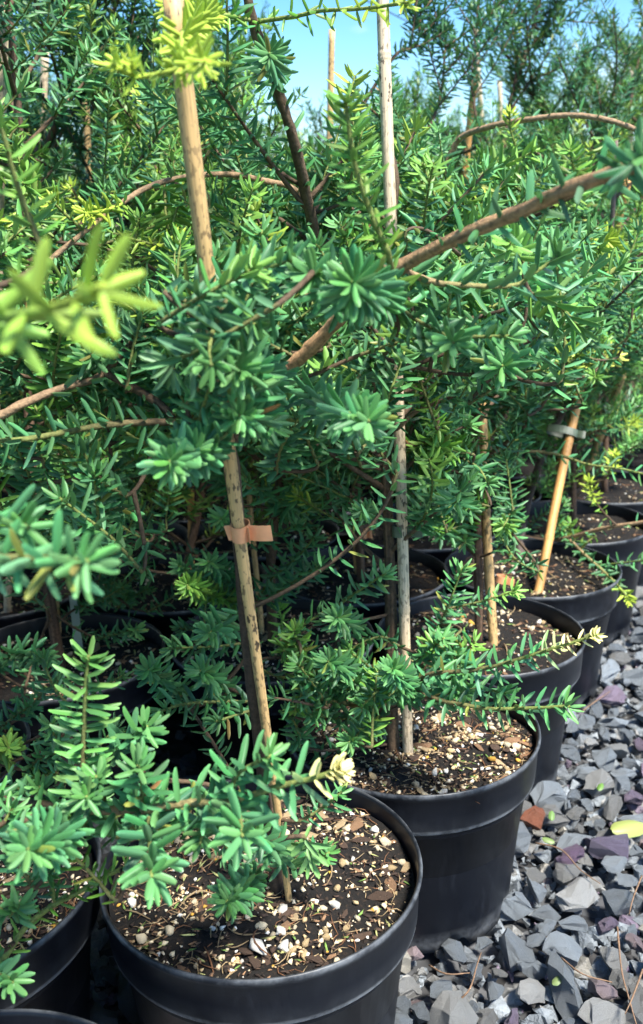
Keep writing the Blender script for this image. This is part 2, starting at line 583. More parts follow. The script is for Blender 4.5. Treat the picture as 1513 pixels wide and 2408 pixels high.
# upper band with rolled lip (outside down, then inside)
band = [(0.1405, H - 0.052), (0.1432, H - 0.0525), (0.1448, H - 0.0505), (0.1453, H - 0.046), (0.1462, H - 0.030), (0.1472, H - 0.010),
        (0.1492, H - 0.0065), (R0, H - 0.003), (0.1493, H - 0.0004), (0.1478, H), (0.1462, H - 0.0012), (0.1452, H - 0.004),
        (0.1435, H - 0.03), (0.1395, H - 0.06)]
wear = [0.05, 0.9, 0.6, 0.04, 0.0, 0, 0.05, 0.25, 0.25, 0.15, 0, 0, 0, 0]
bV, bQ = lathe(band, NS)
band_me = mesh_np('rim_band', bV, [bQ[:, ::-1]], M['pot'], np.repeat(np.array(wear)[:, None] * np.ones(3), NS, 0))
body = [(0.0, 0.014), (0.106, 0.014), (0.1135, 0.010), (0.1165, 0.0), (0.1185, 0.001), (0.1190, 0.012), (0.1205, 0.03), (0.1245, 0.07), (0.1295, 0.12), (0.1345, 0.168), (0.1388, H - 0.0535), (0.1400, H - 0.048), (0.138, H - 0.049), (0.12, 0.05)]
yV, yQ = lathe(body, NS)
# drainage notches: lift parts of the foot
ang = np.arctan2(yV[:, 1], yV[:, 0]); rad = np.hypot(yV[:, 0], yV[:, 1])
notch = (np.cos(ang * 8 + 0.6) > 0.45) & (rad > 0.1) & (yV[:, 2] < 0.0135)
yV[notch, 2] = 0.0135
wy = np.zeros((len(yV), 3)); wy[(yV[:, 2] < 0.014) & (rad > 0.113)] = 0.22
body_me = mesh_np('pot_body', yV, [yQ[:, ::-1]], M['pot'], wy)

def soil_mesh(seed, R=0.1425):
    r = np.random.default_rng(seed)
    nr, ns = 16, 64
    P = [(0, 0, 0)]
    for a in range(1, nr + 1):
        for b in range(ns):
            t = b * 2 * math.pi / ns; q = R * a / nr
            P.append((q * math.cos(t), q * math.sin(t), 0))
    P = np.array(P, float)
    z = np.zeros(len(P))
    for k in range(14):
        f = 10 + 90 * r.random(); d = r.random() * 6.28; ph = r.random() * 6.28
        z += 0.0034 / (1 + f / 35) * np.sin(f * (P[:, 0] * math.cos(d) + P[:, 1] * math.sin(d)) + ph)
    z += 0.0020 * (r.random(len(P)) - 0.5)
    P[:, 2] = z + 0.004 * np.cos(np.hypot(P[:, 0], P[:, 1]) / R * 1.6)
    T = [(0, 1 + b, 1 + (b + 1) % ns) for b in range(ns)]
    Q = []
    for a in range(nr - 1):
        for b in range(ns):
            Q.append((1 + a * ns + b, 1 + (a + 1) * ns + b, 1 + (a + 1) * ns + (b + 1) % ns, 1 + a * ns + (b + 1) % ns))
    return mesh_np('soil', P, [np.array(Q), np.array(T)], M['soil'], None, True), P
SOIL_ME = [soil_mesh(50 + k) for k in range(5)]
def soil_at(n, x, y):
    P = SOIL_ME[n % 5][1]
    return float(P[np.argmin((P[:, 0] - x) ** 2 + (P[:, 1] - y) ** 2), 2])

PUM = [hull(300 + k, 22, (1.0, 0.8, 0.7)) for k in range(10)]
BRK = [hull(340 + k, 14, (1.0, 0.42, 0.16)) for k in range(8)]
PUM_ME = [mesh_np('pumice', V, [T], M['bit1'], None, True) for V, T in PUM]
BRK_ME = [mesh_np('bark_chip', V, [T], M['bit1'], None, False) for V, T in BRK]
def needle_geo(bend):
    P = np.array([[-1 + 2 * t, bend * (1 - (2 * t - 1) ** 2), 0.06 * math.sin(5 * t)] for t in np.linspace(0, 1, 6)])
    return tube(P, np.array([0.03, 0.05, 0.055, 0.05, 0.04, 0.02]), 4)
NED = []
for b_ in (0.1, 0.35, 0.6):
    V, Q, T = needle_geo(b_); T = np.vstack([T, Q[:, [0, 1, 2]], Q[:, [0, 2, 3]]]); NED.append((V, T))
NED_ME = [mesh_np('dry_needle', V, [T], M['bit1'], None, True) for V, T in NED]

def bit_colour(kind, r):
    if kind == 'pumice':
        k = r.random()
        c = np.array([0.74, 0.62, 0.42]) if k < 0.5 else (np.array([0.85, 0.82, 0.74]) if k < 0.68 else np.array([0.52, 0.38, 0.20]))
        if k > 0.97: c = np.array([0.62, 0.34, 0.05])
    elif kind == 'bark_chip':
        c = np.array([0.085, 0.050, 0.032]) if r.random() < 0.45 else (np.array([0.30, 0.17, 0.09]) if r.random() < 0.6 else np.array([0.50, 0.36, 0.20]))
    elif kind == 'dry_needle':
        c = np.array([0.42, 0.30, 0.16]) if r.random() < 0.6 else np.array([0.24, 0.11, 0.05])
    else:
        c = np.array([0.16, 0.27, 0.06]) if r.random() < 0.5 else np.array([0.42, 0.42, 0.16])
    return c * (0.7 + 0.45 * r.random())

PUM_LO = [hull(380 + k, 9, (1.0, 0.8, 0.7)) for k in range(6)]
BRK_LO = [hull(390 + k, 8, (1.0, 0.42, 0.18)) for k in range(6)]
def ned_lo(b_):
    P = np.array([[-1 + 2 * t, b_ * (1 - (2 * t - 1) ** 2), 0.0] for t in np.linspace(0, 1, 4)])
    V, Q, T = tube(P, np.array([0.03, 0.055, 0.05, 0.02]), 3)
    return V, np.vstack([T, Q[:, [0, 1, 2]], Q[:, [0, 2, 3]]])
GEO_LO = {'pumice': PUM_LO, 'bark_chip': BRK_LO, 'dry_needle': [ned_lo(q) for q in (0.1, 0.35, 0.6)]}
GEO = {'pumice': (PUM, PUM_ME), 'bark_chip': (BRK, BRK_ME), 'dry_needle': (NED, NED_ME)}

# leaf templates --------------------------------------------------------
def leaf_template(ns, half):
    st = np.linspace(0, 1, ns)
    w = np.minimum(1, 0.22 + (st / 0.28)) * np.sqrt(np.clip(1 - (np.clip(st - 0.62, 0, 1) / 0.40) ** 2.2, 0, 1))
    V, e, tp = [], [], []
    for s, ww in zip(st, w):
        for a in half:
            V.append((s, a * ww, -0.045 * (a * a) * 2.2 * ww + (0.012 if abs(a) < 0.01 else 0) * ww))
            e.append(abs(a)); tp.append(s)
    m = len(half)
    Q = [(i * m + j, i * m + j + 1, (i + 1) * m + j + 1, (i + 1) * m + j) for i in range(ns - 1) for j in range(m - 1)]
    V = np.array(V); Q = np.array(Q)[:, ::-1]
    return V, Q, np.array(e), np.array(tp)

LT_HI = leaf_template(8, (-1, -0.55, 0, 0.55, 1))
LT_MID = leaf_template(4, (-1, 0, 1))
LT_NEAR = leaf_template(6, (-1, 0, 1))
LT_LO = leaf_template(4, (-1, 1))

def leaf_batch(B, D, N, L, Wd, cv, C, tpl):
    V0, Q0, e, tp = tpl
    S = np.cross(N, D)
    k, m = len(B), len(V0)
    s = V0[:, 0][None, :, None]
    P = (B[:, None, :] + D[:, None, :] * (L[:, None, None] * s)
         + S[:, None, :] * (Wd[:, None, None] * V0[:, 1][None, :, None])
         + N[:, None, :] * (L[:, None, None] * (V0[:, 2][None, :, None] + cv[:, None, None] * s * s)))
    edge = (1 + 0.35 * np.clip(e - 0.75, 0, 1) * 4 * 0.5)[None, :, None]
    Cc = C[:, None, :] * edge
    tipm = np.clip((tp - 0.85) / 0.15, 0, 1)[None, :, None] * 0.35
    Cc = Cc * (1 - tipm) + (C[:, None, :] * 1.3 + np.array([0.06, 0.07, 0.0])) * tipm
    F = (np.arange(k)[:, None, None] * m + Q0[None]).reshape(-1, 4)
    return P.reshape(-1, 3), F, Cc.reshape(-1, 3)

MATURE = np.array([0.068, 0.200, 0.080]); GREEN = np.array([0.115, 0.245, 0.042])
FRESH = np.array([0.36, 0.47, 0.055]); CREAM = np.array([0.78, 0.70, 0.30]); LIME = np.array([0.17, 0.33, 0.06])

# leaves along a twig -----------------------------------------------------
GA = math.radians(137.5)
def twig_leaves(P, r, leafL=0.025, spacing=0.0027, start=0.0, a0=64, a1=26, pect=0.35, tone=MATURE, fresh=0.0, fcol=FRESH, flen=0.3, wid=0.098, burst=8, bare=0.0):
    seg = np.linalg.norm(np.diff(P, axis=0), axis=1); cum = np.concatenate([[0], np.cumsum(seg)]); Lt = cum[-1]
    s = np.arange(start * Lt, Lt, spacing)
    if burst:
        s = np.concatenate([s, Lt - np.linspace(0.006, 0.0, burst)])
    k = len(s)
    if k == 0: return None
    s = np.clip(s + (r.random(k) - 0.5) * spacing * 0.7, 0, Lt)
    if bare:
        s = s[r.random(k) > bare]; k = len(s)
        if k == 0: return None
    T, E1, E2 = frames(P)
    ip = lambda A: np.stack([np.interp(s, cum, A[:, c]) for c in range(3)], -1)
    B = ip(P); t = nrm(ip(T)); e1 = nrm(ip(E1)); e1 = nrm(e1 - t * (e1 * t).sum(-1, keepdims=True)); e2 = np.cross(t, e1)
    ph = np.arange(k) * GA + r.random() * 6.28 + (r.random(k) - 0.5) * 0.5
    near = np.clip((Lt - s) / 0.022, 0, 1)                 # 0 at the tip
    pk = pect * (0.35 + 0.65 * near)
    cx_, sx_ = np.cos(ph), np.sin(ph) * (1 - pk)
    rd = nrm(e2 * cx_[:, None] + e1 * sx_[:, None])
    a = np.radians(a1 + (a0 - a1) * near ** 0.7 + r.normal(size=k) * 7)
    a = np.where(near < 0.3, a + np.radians(r.random(k) * 42), a)
    D = nrm(t * np.cos(a)[:, None] + rd * np.sin(a)[:, None] + np.array([0, 0, 0.06]) + r.normal(size=(k, 3)) * 0.05)
    N = t - D * (t * D).sum(-1, keepdims=True)
    up = np.array([0, 0, 1.0])
    upn = up - D * D[:, 2:3]
    N = nrm(N * (1 - 0.5 * pk)[:, None] + upn * (0.25 + 0.6 * pk)[:, None] + r.normal(size=(k, 3)) * 0.12)
    N = nrm(N - D * (N * D).sum(-1, keepdims=True))
    L = leafL * (0.82 + 0.3 * r.random(k)) * (0.62 + 0.38 * np.clip((Lt - s) / 0.014, 0, 1)) * (0.75 + 0.25 * np.clip(s / 0.02, 0, 1))
    Wd = leafL * wid * (0.85 + 0.3 * r.random(k)) * (0.8 + 0.2 * np.clip((Lt - s) / 0.014, 0, 1))
    cv = -0.10 + 0.16 * r.random(k) - 0.06 * near
    if fresh > 0.9:
        fq = np.clip((s / Lt - (1 - flen)) / (flen * 0.6) + 0.25, 0, 1)
        if fcol is CREAM: L = L * (1 - 0.42 * fq); Wd = Wd * (1 - 0.25 * fq)
    C = tone[None] * (0.78 + 0.5 * r.random((k, 1))) * (1 + 0.10 * r.normal(size=(k, 3)))
    od = r.random(k)
    C[od < 0.015] = np.array([0.20, 0.22, 0.05]) * (0.7 + 0.6 * r.random())
    C[od > 0.9985] = np.array([0.20, 0.11, 0.045])
    lt_ = (1 - near)[:, None] * 0.30
    C = C * (1 - lt_) + (GREEN * 1.5)[None] * lt_
    if fresh > 0:
        f = np.clip((s / Lt - (1 - flen)) / (flen * 0.6) + 0.25, 0, 1)[:, None] * fresh
        C = C * (1 - f) + fcol[None] * (0.8 + 0.4 * r.random((k, 1))) * f
    return [B, D, N, L, Wd, cv, np.clip(C, 0.004, 1)]

def cat(lst):
    return [np.concatenate([q[i] for q in lst]) for i in range(7)]

BROWN = np.array([0.125, 0.080, 0.045]); TAN = np.array([0.33, 0.215, 0.12]); DARKB = np.array([0.075, 0.045, 0.028]); TWG = np.array([0.17, 0.21, 0.05])

def segdist(px, py, poly):
    best = 1e9
    for (x0, y0), (x1, y1) in zip(poly[:-1], poly[1:]):
        dx, dy = x1 - x0, y1 - y0
        t = max(0, min(1, ((px - x0) * dx + (py - y0) * dy) / (dx * dx + dy * dy)))
        best = min(best, math.hypot(px - x0 - t * dx, py - y0 - t * dy))
    return best

# where the photograph shows open views: no loose shoots grow nearer than this distance
OPEN_RECT = [(250, 1790, 1020, 2420, 3), (850, 1660, 1290, 2300, 3), (1225, 1420, 1600, 2420, 3), (385, 1655, 600, 1800, 3), (240, 1440, 470, 1640, 3),
             (-50, 1650, 260, 2420, 3), (1180, 1430, 1480, 1720, 3), (1210, 1300, 1470, 1470, 1.55), (0, 1380, 240, 1560, 0.95), (700, 1200, 900, 1340, 1.15),
             (1360, 1170, 1560, 1300, 1.7), (1010, 1740, 1290, 2300, 3), (960, -200, 1560, 290, 2.0), (60, 1380, 170, 1560, 1.2),
             (560, 1380, 700, 1600, 0.95), (880, 1400, 1010, 1560, 0.95), (1120, 980, 1190, 1500, 1.1), (1260, 930, 1390, 1400, 1.4)]
OPEN_LINE = [([(1476, 425), (1441, 575)], 30, 1.42), ([(1119, 175), (1098, 375)], 30, 1.6), ([(781, 70), (777, 345)], 24, 1.7), ([(205, 210), (214, 470)], 28, 1.58), ([(107, 130), (101, 340)], 28, 1.4), ([(447, 1150), (449, 1330)], 42, 1.34), ([(842, 1200), (850, 1300)], 42, 1.34), ([(590, 1180), (615, 1480)], 26, 1.1), ([(122, 1400), (138, 1550)], 34, 1.15), ([(1358, 947), (1470, 890)], 24, 1.4), ([(680, 2120), (536, 1050)], 42, 0.80), ([(500, 640), (410, 90)], 48, 0.75), ([(960, 1770), (930, 980)], 34, 1.02), ([(925, 600), (898, -60)], 38, 0.95),
             ([(665, 870), (930, 635), (1200, 510), (1513, 385)], 36, 0.75), ([(1160, 1515), (1138, 980)], 22, 1.25), ([(1265, 1390), (1362, 930)], 22, 1.5),
             ([(740, 575), (690, 330), (590, 0)], 58, 0.86),
             ([(105, 622), (200, 545), (350, 440), (440, 416), (540, 410), (690, 444)], 46, 0.9), ([(1080, 328), (1250, 280), (1350, 271), (1513, 312)], 40, 1.08)]
def in_line(p):
    x, y, z = proj(p)
    return any(z < zl and segdist(x, y, poly) < w for poly, w, zl in OPEN_LINE)
def is_open(p):
    x, y, z = proj(p)
    if z < 0.05: return False
    if -60 < x < 1580 and -60 < y < 2470 and z < 0.58: return True
    for (x0, y0, x1, y1, zl) in OPEN_RECT:
        if x0 < x < x1 and y0 < y < y1 and z < zl: return True
    for poly, w, zl in OPEN_LINE:
        if z < zl and segdist(x, y, poly) < w: return True
    return False

def bez(a, b, c, n=7):
    t = np.linspace(0, 1, n)[:, None]
    return a * (1 - t) ** 2 + 2 * b * t * (1 - t) + c * t * t

def grow(r, trunk, nbr, blen, low, tpl, leafL, free=None, elev=(12, 50), spacing=0.0033, freshp=0.10, tone=MATURE, dens=1.0, wood_ns=5, top=1.0):
    """random side branches on a trunk curve -> (branch wood list, leaf arrays)"""
    seg = np.linalg.norm(np.diff(trunk, axis=0), axis=1); cum = np.concatenate([[0], np.cumsum(seg)]); Lt = cum[-1]
    woods, leaves = [], []
    az0 = r.random() * 6.28
    for k in range(nbr):
        f = low + (top - low) * ((k + r.random() * 0.8) / nbr)
        s = f * Lt
        p0 = np.array([np.interp(s, cum, trunk[:, c]) for c in range(3)])
        az = az0 + k * 2.4 + r.normal() * 0.35
        el = math.radians(elev[0] + (elev[1] - elev[0]) * (0.35 + 0.65 * f) * (0.5 + 0.7 * r.random()))
        bl = blen * (1.05 - 0.55 * f) * (0.65 + 0.6 * r.random())
        if f < 0.15: bl *= 0.75
        d0 = np.array([math.cos(az) * math.cos(el), math.sin(az) * math.cos(el), math.sin(el)])
        end = p0 + d0 * bl + np.array([0, 0, bl * (r.random() * 0.35 - 0.15)])
        mid = p0 + d0 * bl * 0.5 + r.normal(size=3) * bl * 0.06 + np.array([0, 0, -0.04 * bl])
        Pb = bez(p0, mid, end, 9)
        if free is not None:
            while len(Pb) > 3 and (is_open(Pb[-1]) or is_open(Pb[-2])): Pb = Pb[:-2]
            if len(Pb) <= 3: continue
        tw_list = []
        lb = np.linalg.norm(Pb[-1] - Pb[0])
        nt = max(2, int(lb / 0.033 * dens))
        for q in range(nt):
            u = 0.16 + 0.80 * (q + r.random() * 0.7) / nt
            i0 = u * (len(Pb) - 1); ia = int(i0); fr = i0 - ia
            pb = Pb[ia] * (1 - fr) + Pb[min(ia + 1, len(Pb) - 1)] * fr
            tb = nrm(Pb[min(ia + 1, len(Pb) - 1)] - Pb[max(ia - 1, 0)])
            side = nrm(np.cross(tb, np.array([0.0, 0, 1.0]))) * (1 if q % 2 else -1)
            w3 = nrm(tb * (0.55 + 0.35 * r.random()) + side * (0.5 + 0.5 * r.random()) + np.array([0, 0, 0.15 + 0.55 * r.random()]) + r.normal(size=3) * 0.25)
            tl = (0.045 + 0.095 * r.random()) * (1.1 - 0.4 * u)
            e = pb + w3 * tl
            Pt = bez(pb, pb + w3 * tl * 0.5 + r.normal(size=3) * tl * 0.07, e + np.array([0, 0, tl * 0.12]), 6)
            if free is not None and (is_open(Pt[-1]) or is_open(Pt[3])): continue
            tw_list.append(Pt)
        if free is not None and len(tw_list) < 0.45 * nt: continue
        fr_ = 0.75 if r.random() < freshp else 0.0
        tn = tone * (0.85 + 0.3 * r.random())
        if r.random() < 0.25: tn = 0.5 * tn + 0.5 * GREEN
        lv = twig_leaves(Pb, r, leafL, spacing, 0.35, pect=0.4, tone=tn, fresh=fr_)
        if lv: leaves.append(lv)
        woods.append((Pb, np.linspace(0.0034, 0.0014, len(Pb)) * (0.7 + bl * 1.2), 'b'))
        for Pt in tw_list:
            fr2 = 0.85 if r.random() < freshp else 0.0
            fc = FRESH if r.random() < 0.6 else LIME
            lv = twig_leaves(Pt, r, leafL * (0.8 + 0.35 * r.random()), spacing, 0.04, wid=0.088, burst=int(3 + 6 * r.random()), pect=0.2 + 0.5 * r.random(), tone=tn, fresh=fr2, fcol=fc, flen=0.5)
            if lv: leaves.append(lv)
            woods.append((Pt, np.linspace(0.0016, 0.0009, len(Pt)), 't'))
    return woods, leaves

class Shrub:
    def __init__(self, key, label, group=None):
        self.key = key
        c = POTS[key]
        self.base = np.array([c[0], c[1], SOIL_H])
        self.root = empty('conifer_shrub', self.base)
        tag(self.root, label, 'shrub', group)
        self.leaves, self.hero, self.branches, self.pending = [], [], [], []
    def set_trunk(self, P, r0, r1, col, col2=None):
        P = catmull(P, 6); self.trunk = P
        if col2 is not None:
            f = np.clip((np.arange(len(P)) / len(P) - 0.2) / 0.25, 0, 1)[:, None]; col = np.asarray(col)[None] * (1 - f) + np.asarray(col2)[None] * f
        mbt = MB(); mbt.tube(catmull(P, 2) if False else P, np.linspace(r0, r1, len(P)) * (1 + 0.10 * rng.normal(size=len(P)) * 0.6), 14, col, 0.26, rng, 0.30)
        obj('trunk', mbt.mesh('trunk', M['bark'], self.base), self.root)
    def fill(self, r, nbr, blen, low, leafL=0.025, **kw):
        w, l = grow(r, self.trunk, nbr, blen, low, None, leafL, free=True, **kw)
        self.branches += w; self.leaves += l
    def twig(self, P, *a, **kw):
        self.pending.append((P, a, kw))
    def scatter(self, r, n, box, zr, leafL=0.024, ln=(0.05, 0.11), bias=(0, -0.22, 0.38), **kw):
        for k in range(n):
            q = W(box[0] + (box[2] - box[0]) * r.random(), box[1] + (box[3] - box[1]) * r.random(), zr[0] + (zr[1] - zr[0]) * r.random())
            d = nrm(nrm(r.normal(size=3)) + np.array(bias) * 1.3)
            l = ln[0] + (ln[1] - ln[0]) * r.random()
            k2 = dict(leafL=leafL * (0.85 + 0.25 * r.random()), spacing=0.0022 + 0.001 * r.random(), pect=0.2 + 0.5 * r.random(), tone=(MATURE if r.random() < 0.75 else GREEN) * (0.85 + 0.45 * r.random()), burst=int(3 + 8 * r.random()), fresh=(0.8 if r.random() < 0.10 else 0.0), fcol=LIME * 1.2, flen=0.5)
            k2.update(kw)
            if in_line(q) or in_line(q + d * l * 0.5): continue
            self.pending.append(([q - d * l * 0.5, q + r.normal(size=3) * l * 0.06, q + d * l * 0.5 + np.array([0, 0, 0.1 * l])], (), k2))
    def make_twig(self, P, col0=BROWN * 0.5 + TWG * 0.4, col1=TWG, r0=0.0018, r1=0.0011, connect=True, leafL=0.026, spacing=0.0025, single=True, up=None, **kw):
        P = [np.asarray(p, float) for p in P]
        Pc = catmull(P, 6)
        lv = twig_leaves(Pc, rng, leafL, spacing, **kw)
        Pw = Pc
        if connect:
            tr = self.wood
            d = np.linalg.norm(tr - P[0], axis=1)
            cost = d + 0.5 * np.abs(tr[:, 2] - (P[0][2] - 0.25 * d))
            zc_ = (tr - CAMP) @ FWD; cost = cost + 2.5 * np.maximum(0, (P[0] - CAMP) @ FWD + 0.012 - zc_)
            a = tr[int(np.argmin(cost))]
            dirn = nrm(P[1] - P[0]) if len(P) > 1 else nrm(P[0] - a)
            L0 = np.linalg.norm(P[0] - a)
            cpt = P[0] - dirn * L0 * 0.22 + (a - P[0]) * 0.28
            C0 = bez(a, cpt, P[0], 10)
            Pw = np.vstack([C0[:-1], Pc])
            if L0 > 0.05:
                l2_ = twig_leaves(C0[3:], rng, leafL * 0.9, spacing * 1.8, 0.0, burst=0, tone=kw.get('tone', MATURE))
                if l2_: self.leaves.append(l2_)
        n = len(Pw)
        rr = np.linspace(r0 * (1.15 if connect else 1), r1, n)
        f = np.clip((np.arange(n) - (n - len(Pc))) / max(1, len(Pc) - 1) * 1.3, 0, 1)[:, None]
        cc = col0[None] * (1 - f) + col1[None] * f
        if connect: cc[:n - len(Pc)] = np.minimum(col0, BROWN * 0.75)
        mbt = MB()
        V, Q, T = tube(Pw, rr, 7, 0, 0.2, rng)
        cv = np.vstack([np.repeat(cc, 7, 0), cc[:1], cc[-1:]])
        mbt.add(V, Q, T, cv)
        o = obj('twig', mbt.mesh('twig', M['bark'], self.base), self.root)
        if lv is not None: self.hero.append((o, lv, single))
        self.wood = np.vstack([self.wood, Pw])
        return o
    def finish(self, quota=285, tpl=None):
        tpl = tpl or LT_MID
        self.wood = np.vstack([self.trunk[2:]] + [b[0] for b in self.branches if b[2] == 'b'])
        for P, a, kw in self.pending: self.make_twig(P, *a, **kw)
        # the leaves that show largest become single leaves, the rest is joined
        allsz = []
        for h, (o, lv, sg) in enumerate(self.hero):
            B, D, N, L = lv[:4]
            q = B + D * L[:, None] * 0.5 - CAMP
            z = q @ FWD
            x = CX + FPX * (q @ RGT) / np.maximum(z, 0.05); y = CY - FPX * (q @ UPV) / np.maximum(z, 0.05)
            on = (x > -60) & (x < 1580) & (y > -60) & (y < 2470) & (z > 0.05) & sg
            sz = np.where(on, L / np.maximum(z, 0.05), 0)
            allsz += [(sz[k], h, k) for k in range(len(L))]
        allsz.sort(reverse=True)
        pick = {}
        for v, h, k in allsz[:quota]:
            if v > 0: pick.setdefault(h, set()).add(k)
        for h, (o, lv, sg) in enumerate(self.hero):
            ks = pick.get(h, set())
            B, D, N, L, Wd, cv, C = lv
            S = np.cross(N, D)
            for k in ks:
                lo = obj('leaf', LEAF_ME[int(np.clip((cv[k] + 0.16) / 0.06, 0, 3.99))], o)
                m = Matrix.Identity(4)
                b = B[k] - self.base
                for a in range(3):
                    m[a][0] = D[k][a] * L[k]; m[a][1] = S[k][a] * Wd[k]; m[a][2] = N[k][a] * L[k]; m[a][3] = b[a]
                lo.matrix_basis = m
                lo.color = (C[k][0], C[k][1], C[k][2], 1)
            rest = np.array([k for k in range(len(L)) if k not in ks], int)
            near_ = float(np.median((B - CAMP) @ FWD)) < 0.9
            if len(rest):
                V, F, Cc = leaf_batch(*[a[rest] for a in lv], LT_NEAR if near_ else LT_MID)
                lo = obj('leaves', mesh_np('leaves', V - self.base, [F], M['leaf'], Cc), o)
                lo['kind'] = 'stuff'
        if self.leaves:
            V, F, Cc = leaf_batch(*cat(self.leaves), tpl)
            lo = obj('foliage', mesh_np('foliage', V - self.base, [F], M['leaf'], Cc), self.root)
            lo['kind'] = 'stuff'
        cur = None
        for Pb, rr, kd in self.branches:
            if kd == 'b':
                if cur is not None: obj('branch', cur.mesh('branch', M['bark'], self.base), self.root)
                cur = MB()
                cur.tube(Pb, rr, 6, BROWN * (0.7 + 0.5 * random.random()), 0.2, rng)
            else:
                cur.tube(Pb, rr, 4, TWG * 0.9)
        if cur is not None: obj('branch', cur.mesh('branch', M['bark'], self.base), self.root)

LEAF_ME = []
for cvv in (-0.13, -0.07, -0.01, 0.05):
    V0, Q0, e, tp = LT_HI
    V = V0.copy(); V[:, 2] += cvv * V0[:, 0] ** 2
    c = np.ones((len(V), 3)) * (0.80 + 0.36 * np.clip(e / 0.55, 0, 1) + 0.55 * np.clip(e - 0.75, 0, 1))[:, None]
    c = c * (1 + 0.35 * np.clip((tp - 0.85) / 0.15, 0, 1))[:, None]
    LEAF_ME.append(mesh_np('leaf', V, [Q0], M['leaf1'], c))

# ------------------------------------------------------------------ pots in place
POT_LABEL = {
    (0, 0): 'black plastic pot of pumice-flecked soil holding the peach-tied speckled cane',
    (1, 0): 'black pot with a chalky scuff under its band and notched foot on the gravel',
    (2, 0): 'black pot behind the scuffed pot, holding the tan jointed cane, wall above sunken soil',
    (3, 0): 'black pot on the gravel edge holding the leaning orange cane without tie',
    (4, 0): 'black pot behind the leaning orange cane, under a bare forked twig',
    (5, 0): 'black pot where the gravel path ends, soil just showing past the forked twig',
    (-1, 0): 'black pot whose grey rim alone shows below the green trailing shoot',
    (0, 1): 'black pot beside the foremost pot, green trailing shoot hanging over its rim',
    (2, 1): 'black pot right behind the tall cane with the peach tie',
    (2, 2): 'black pot with bark-strewn soil beyond the dark gap between pots',
    (1, 2): 'black pot beside the dark gap, mostly hidden by a pale rosette',
}
pot_root = {}
def clump(x, y, n):
    return 0.62 + 0.38 * math.sin(47 * x + 3 * n + 2 * math.sin(38 * y)) * math.sin(53 * y + 1.7 * n + 2.2 * math.sin(31 * x))
for n, (key, c) in enumerate(POTS.items()):
    lab = POT_LABEL.get(key)
    p = empty('nursery_pot', (c[0], c[1], 0))
    p.rotation_euler.z = rng.random() * 6.28 if key not in ((0, 0), (1, 0)) else (0.0, 1.2)[key[0]]
    if lab: tag(p, lab, 'pot', 'black nursery pots')
    else: tag(p, 'black nursery pot mostly hidden among the foliage of the back rows', 'pot', 'black nursery pots in the back rows')
    obj('pot_body', body_me, p)
    obj('rim_band', band_me, p)
    so = obj('soil', SOIL_ME[n % 5][0], p, (0, 0, SOIL_H))
    pot_root[key] = p
    near = key in ((0, 0), (1, 0), (2, 0), (3, 0), (0, 1), (2, 1), (2, 2))
    counts = {(0, 0): (150, 115, 30), (1, 0): (120, 80, 30), (2, 0): (70, 30, 20), (3, 0): (50, 20, 15), (0, 1): (50, 30, 25), (2, 2): (50, 40, 20), (2, 1): (40, 25, 10)}.get(key, (0, 0, 0))
    zc = lambda x, y: soil_at(n, x, y)
    for kind, cnt in zip(('pumice', 'bark_chip', 'dry_needle'), counts):
        for k in range(cnt):
            for _t in range(4):
                a = rng.random() * 6.283; q = 0.136 * math.sqrt(rng.random())
                if clump(q * math.cos(a), q * math.sin(a), n) > rng.random(): break
            if kind == 'pumice':
                s = 0.0026 + 0.0050 * rng.random() ** 2.2
                if key == (0, 0) and k < 2: s = (0.0115, 0.0085)[k]
            elif kind == 'bark_chip': s = 0.005 + 0.013 * rng.random() ** 1.8
            else: s = 0.008 + 0.012 * rng.random()
            x, y = q * math.cos(a), q * math.sin(a)
            if key == (0, 0) and kind == 'pumice' and k < 2:
                g = (G(610, 2228, SOIL_H), G(400, 2203, SOIL_H))[k] - c
                x, y = g[0], g[1]
            geo, mes = GEO[kind]
            sh = int(rng.integers(len(geo)))
            R = rot_mat(rng, 0.9 if kind == 'pumice' else 0.3) * s
            o = obj(kind, mes[sh], so)
            mw = Matrix(R.tolist()).to_4x4(); mw.translation = (x, y, zc(x, y) + (0.3 * s if kind == 'pumice' else 0.0016))
            o.matrix_basis = mw
            cc = bit_colour(kind, rng)
            o.color = (cc[0], cc[1], cc[2], 1)
    # fine crumbs, joined
    if c[1] < 2.3:
        mbc = MB()
        nn = 2600 if c[1] < 1.1 else (500 if c[1] < 1.6 else 220)
        for k in range(nn):
            for _t in range(4):
                a = rng.random() * 6.283; q = 0.138 * math.sqrt(rng.random()); x, y = q * math.cos(a), q * math.sin(a)
                if clump(x, y, n) > rng.random(): break
            kind = ('pumice', 'bark_chip', 'pumice', 'bark_chip', 'dry_needle')[int(rng.integers(5))] if rng.random() < 0.93 else 'leaf'
            geo = GEO_LO['pumice' if kind == 'leaf' else kind]
            V, T = geo[int(rng.integers(len(geo)))]
            s = {'pumice': 0.0013 + 0.0034 * rng.random() ** 2, 'bark_chip': 0.003 + 0.005 * rng.random() ** 2, 'dry_needle': 0.004 + 0.008 * rng.random(), 'leaf': 0.006 + 0.003 * rng.random()}[kind]
            if c[1] > 1.1: s *= 1.25
            ccr = bit_colour(kind, rng)
            if k % 4 == 0: kind = 'bark_chip'; V, T = BRK_LO[k % len(BRK_LO)]; s = 0.003 + 0.006 * rng.random() ** 2; ccr = np.array([0.035, 0.020, 0.013]) * (0.3 + 1.6 * rng.random())
            R = rot_mat(rng, 0.35) * s
            if kind == 'leaf': R = R @ np.diag([1.0, 0.28, 0.16])
            mbc.add(V @ R.T + np.array([x, y, zc(x, y) + 0.0015]), None, T, ccr)
        cr = obj('soil_crumbs', mbc.mesh('soil_crumbs', M['bit']), so); cr['kind'] = 'stuff'

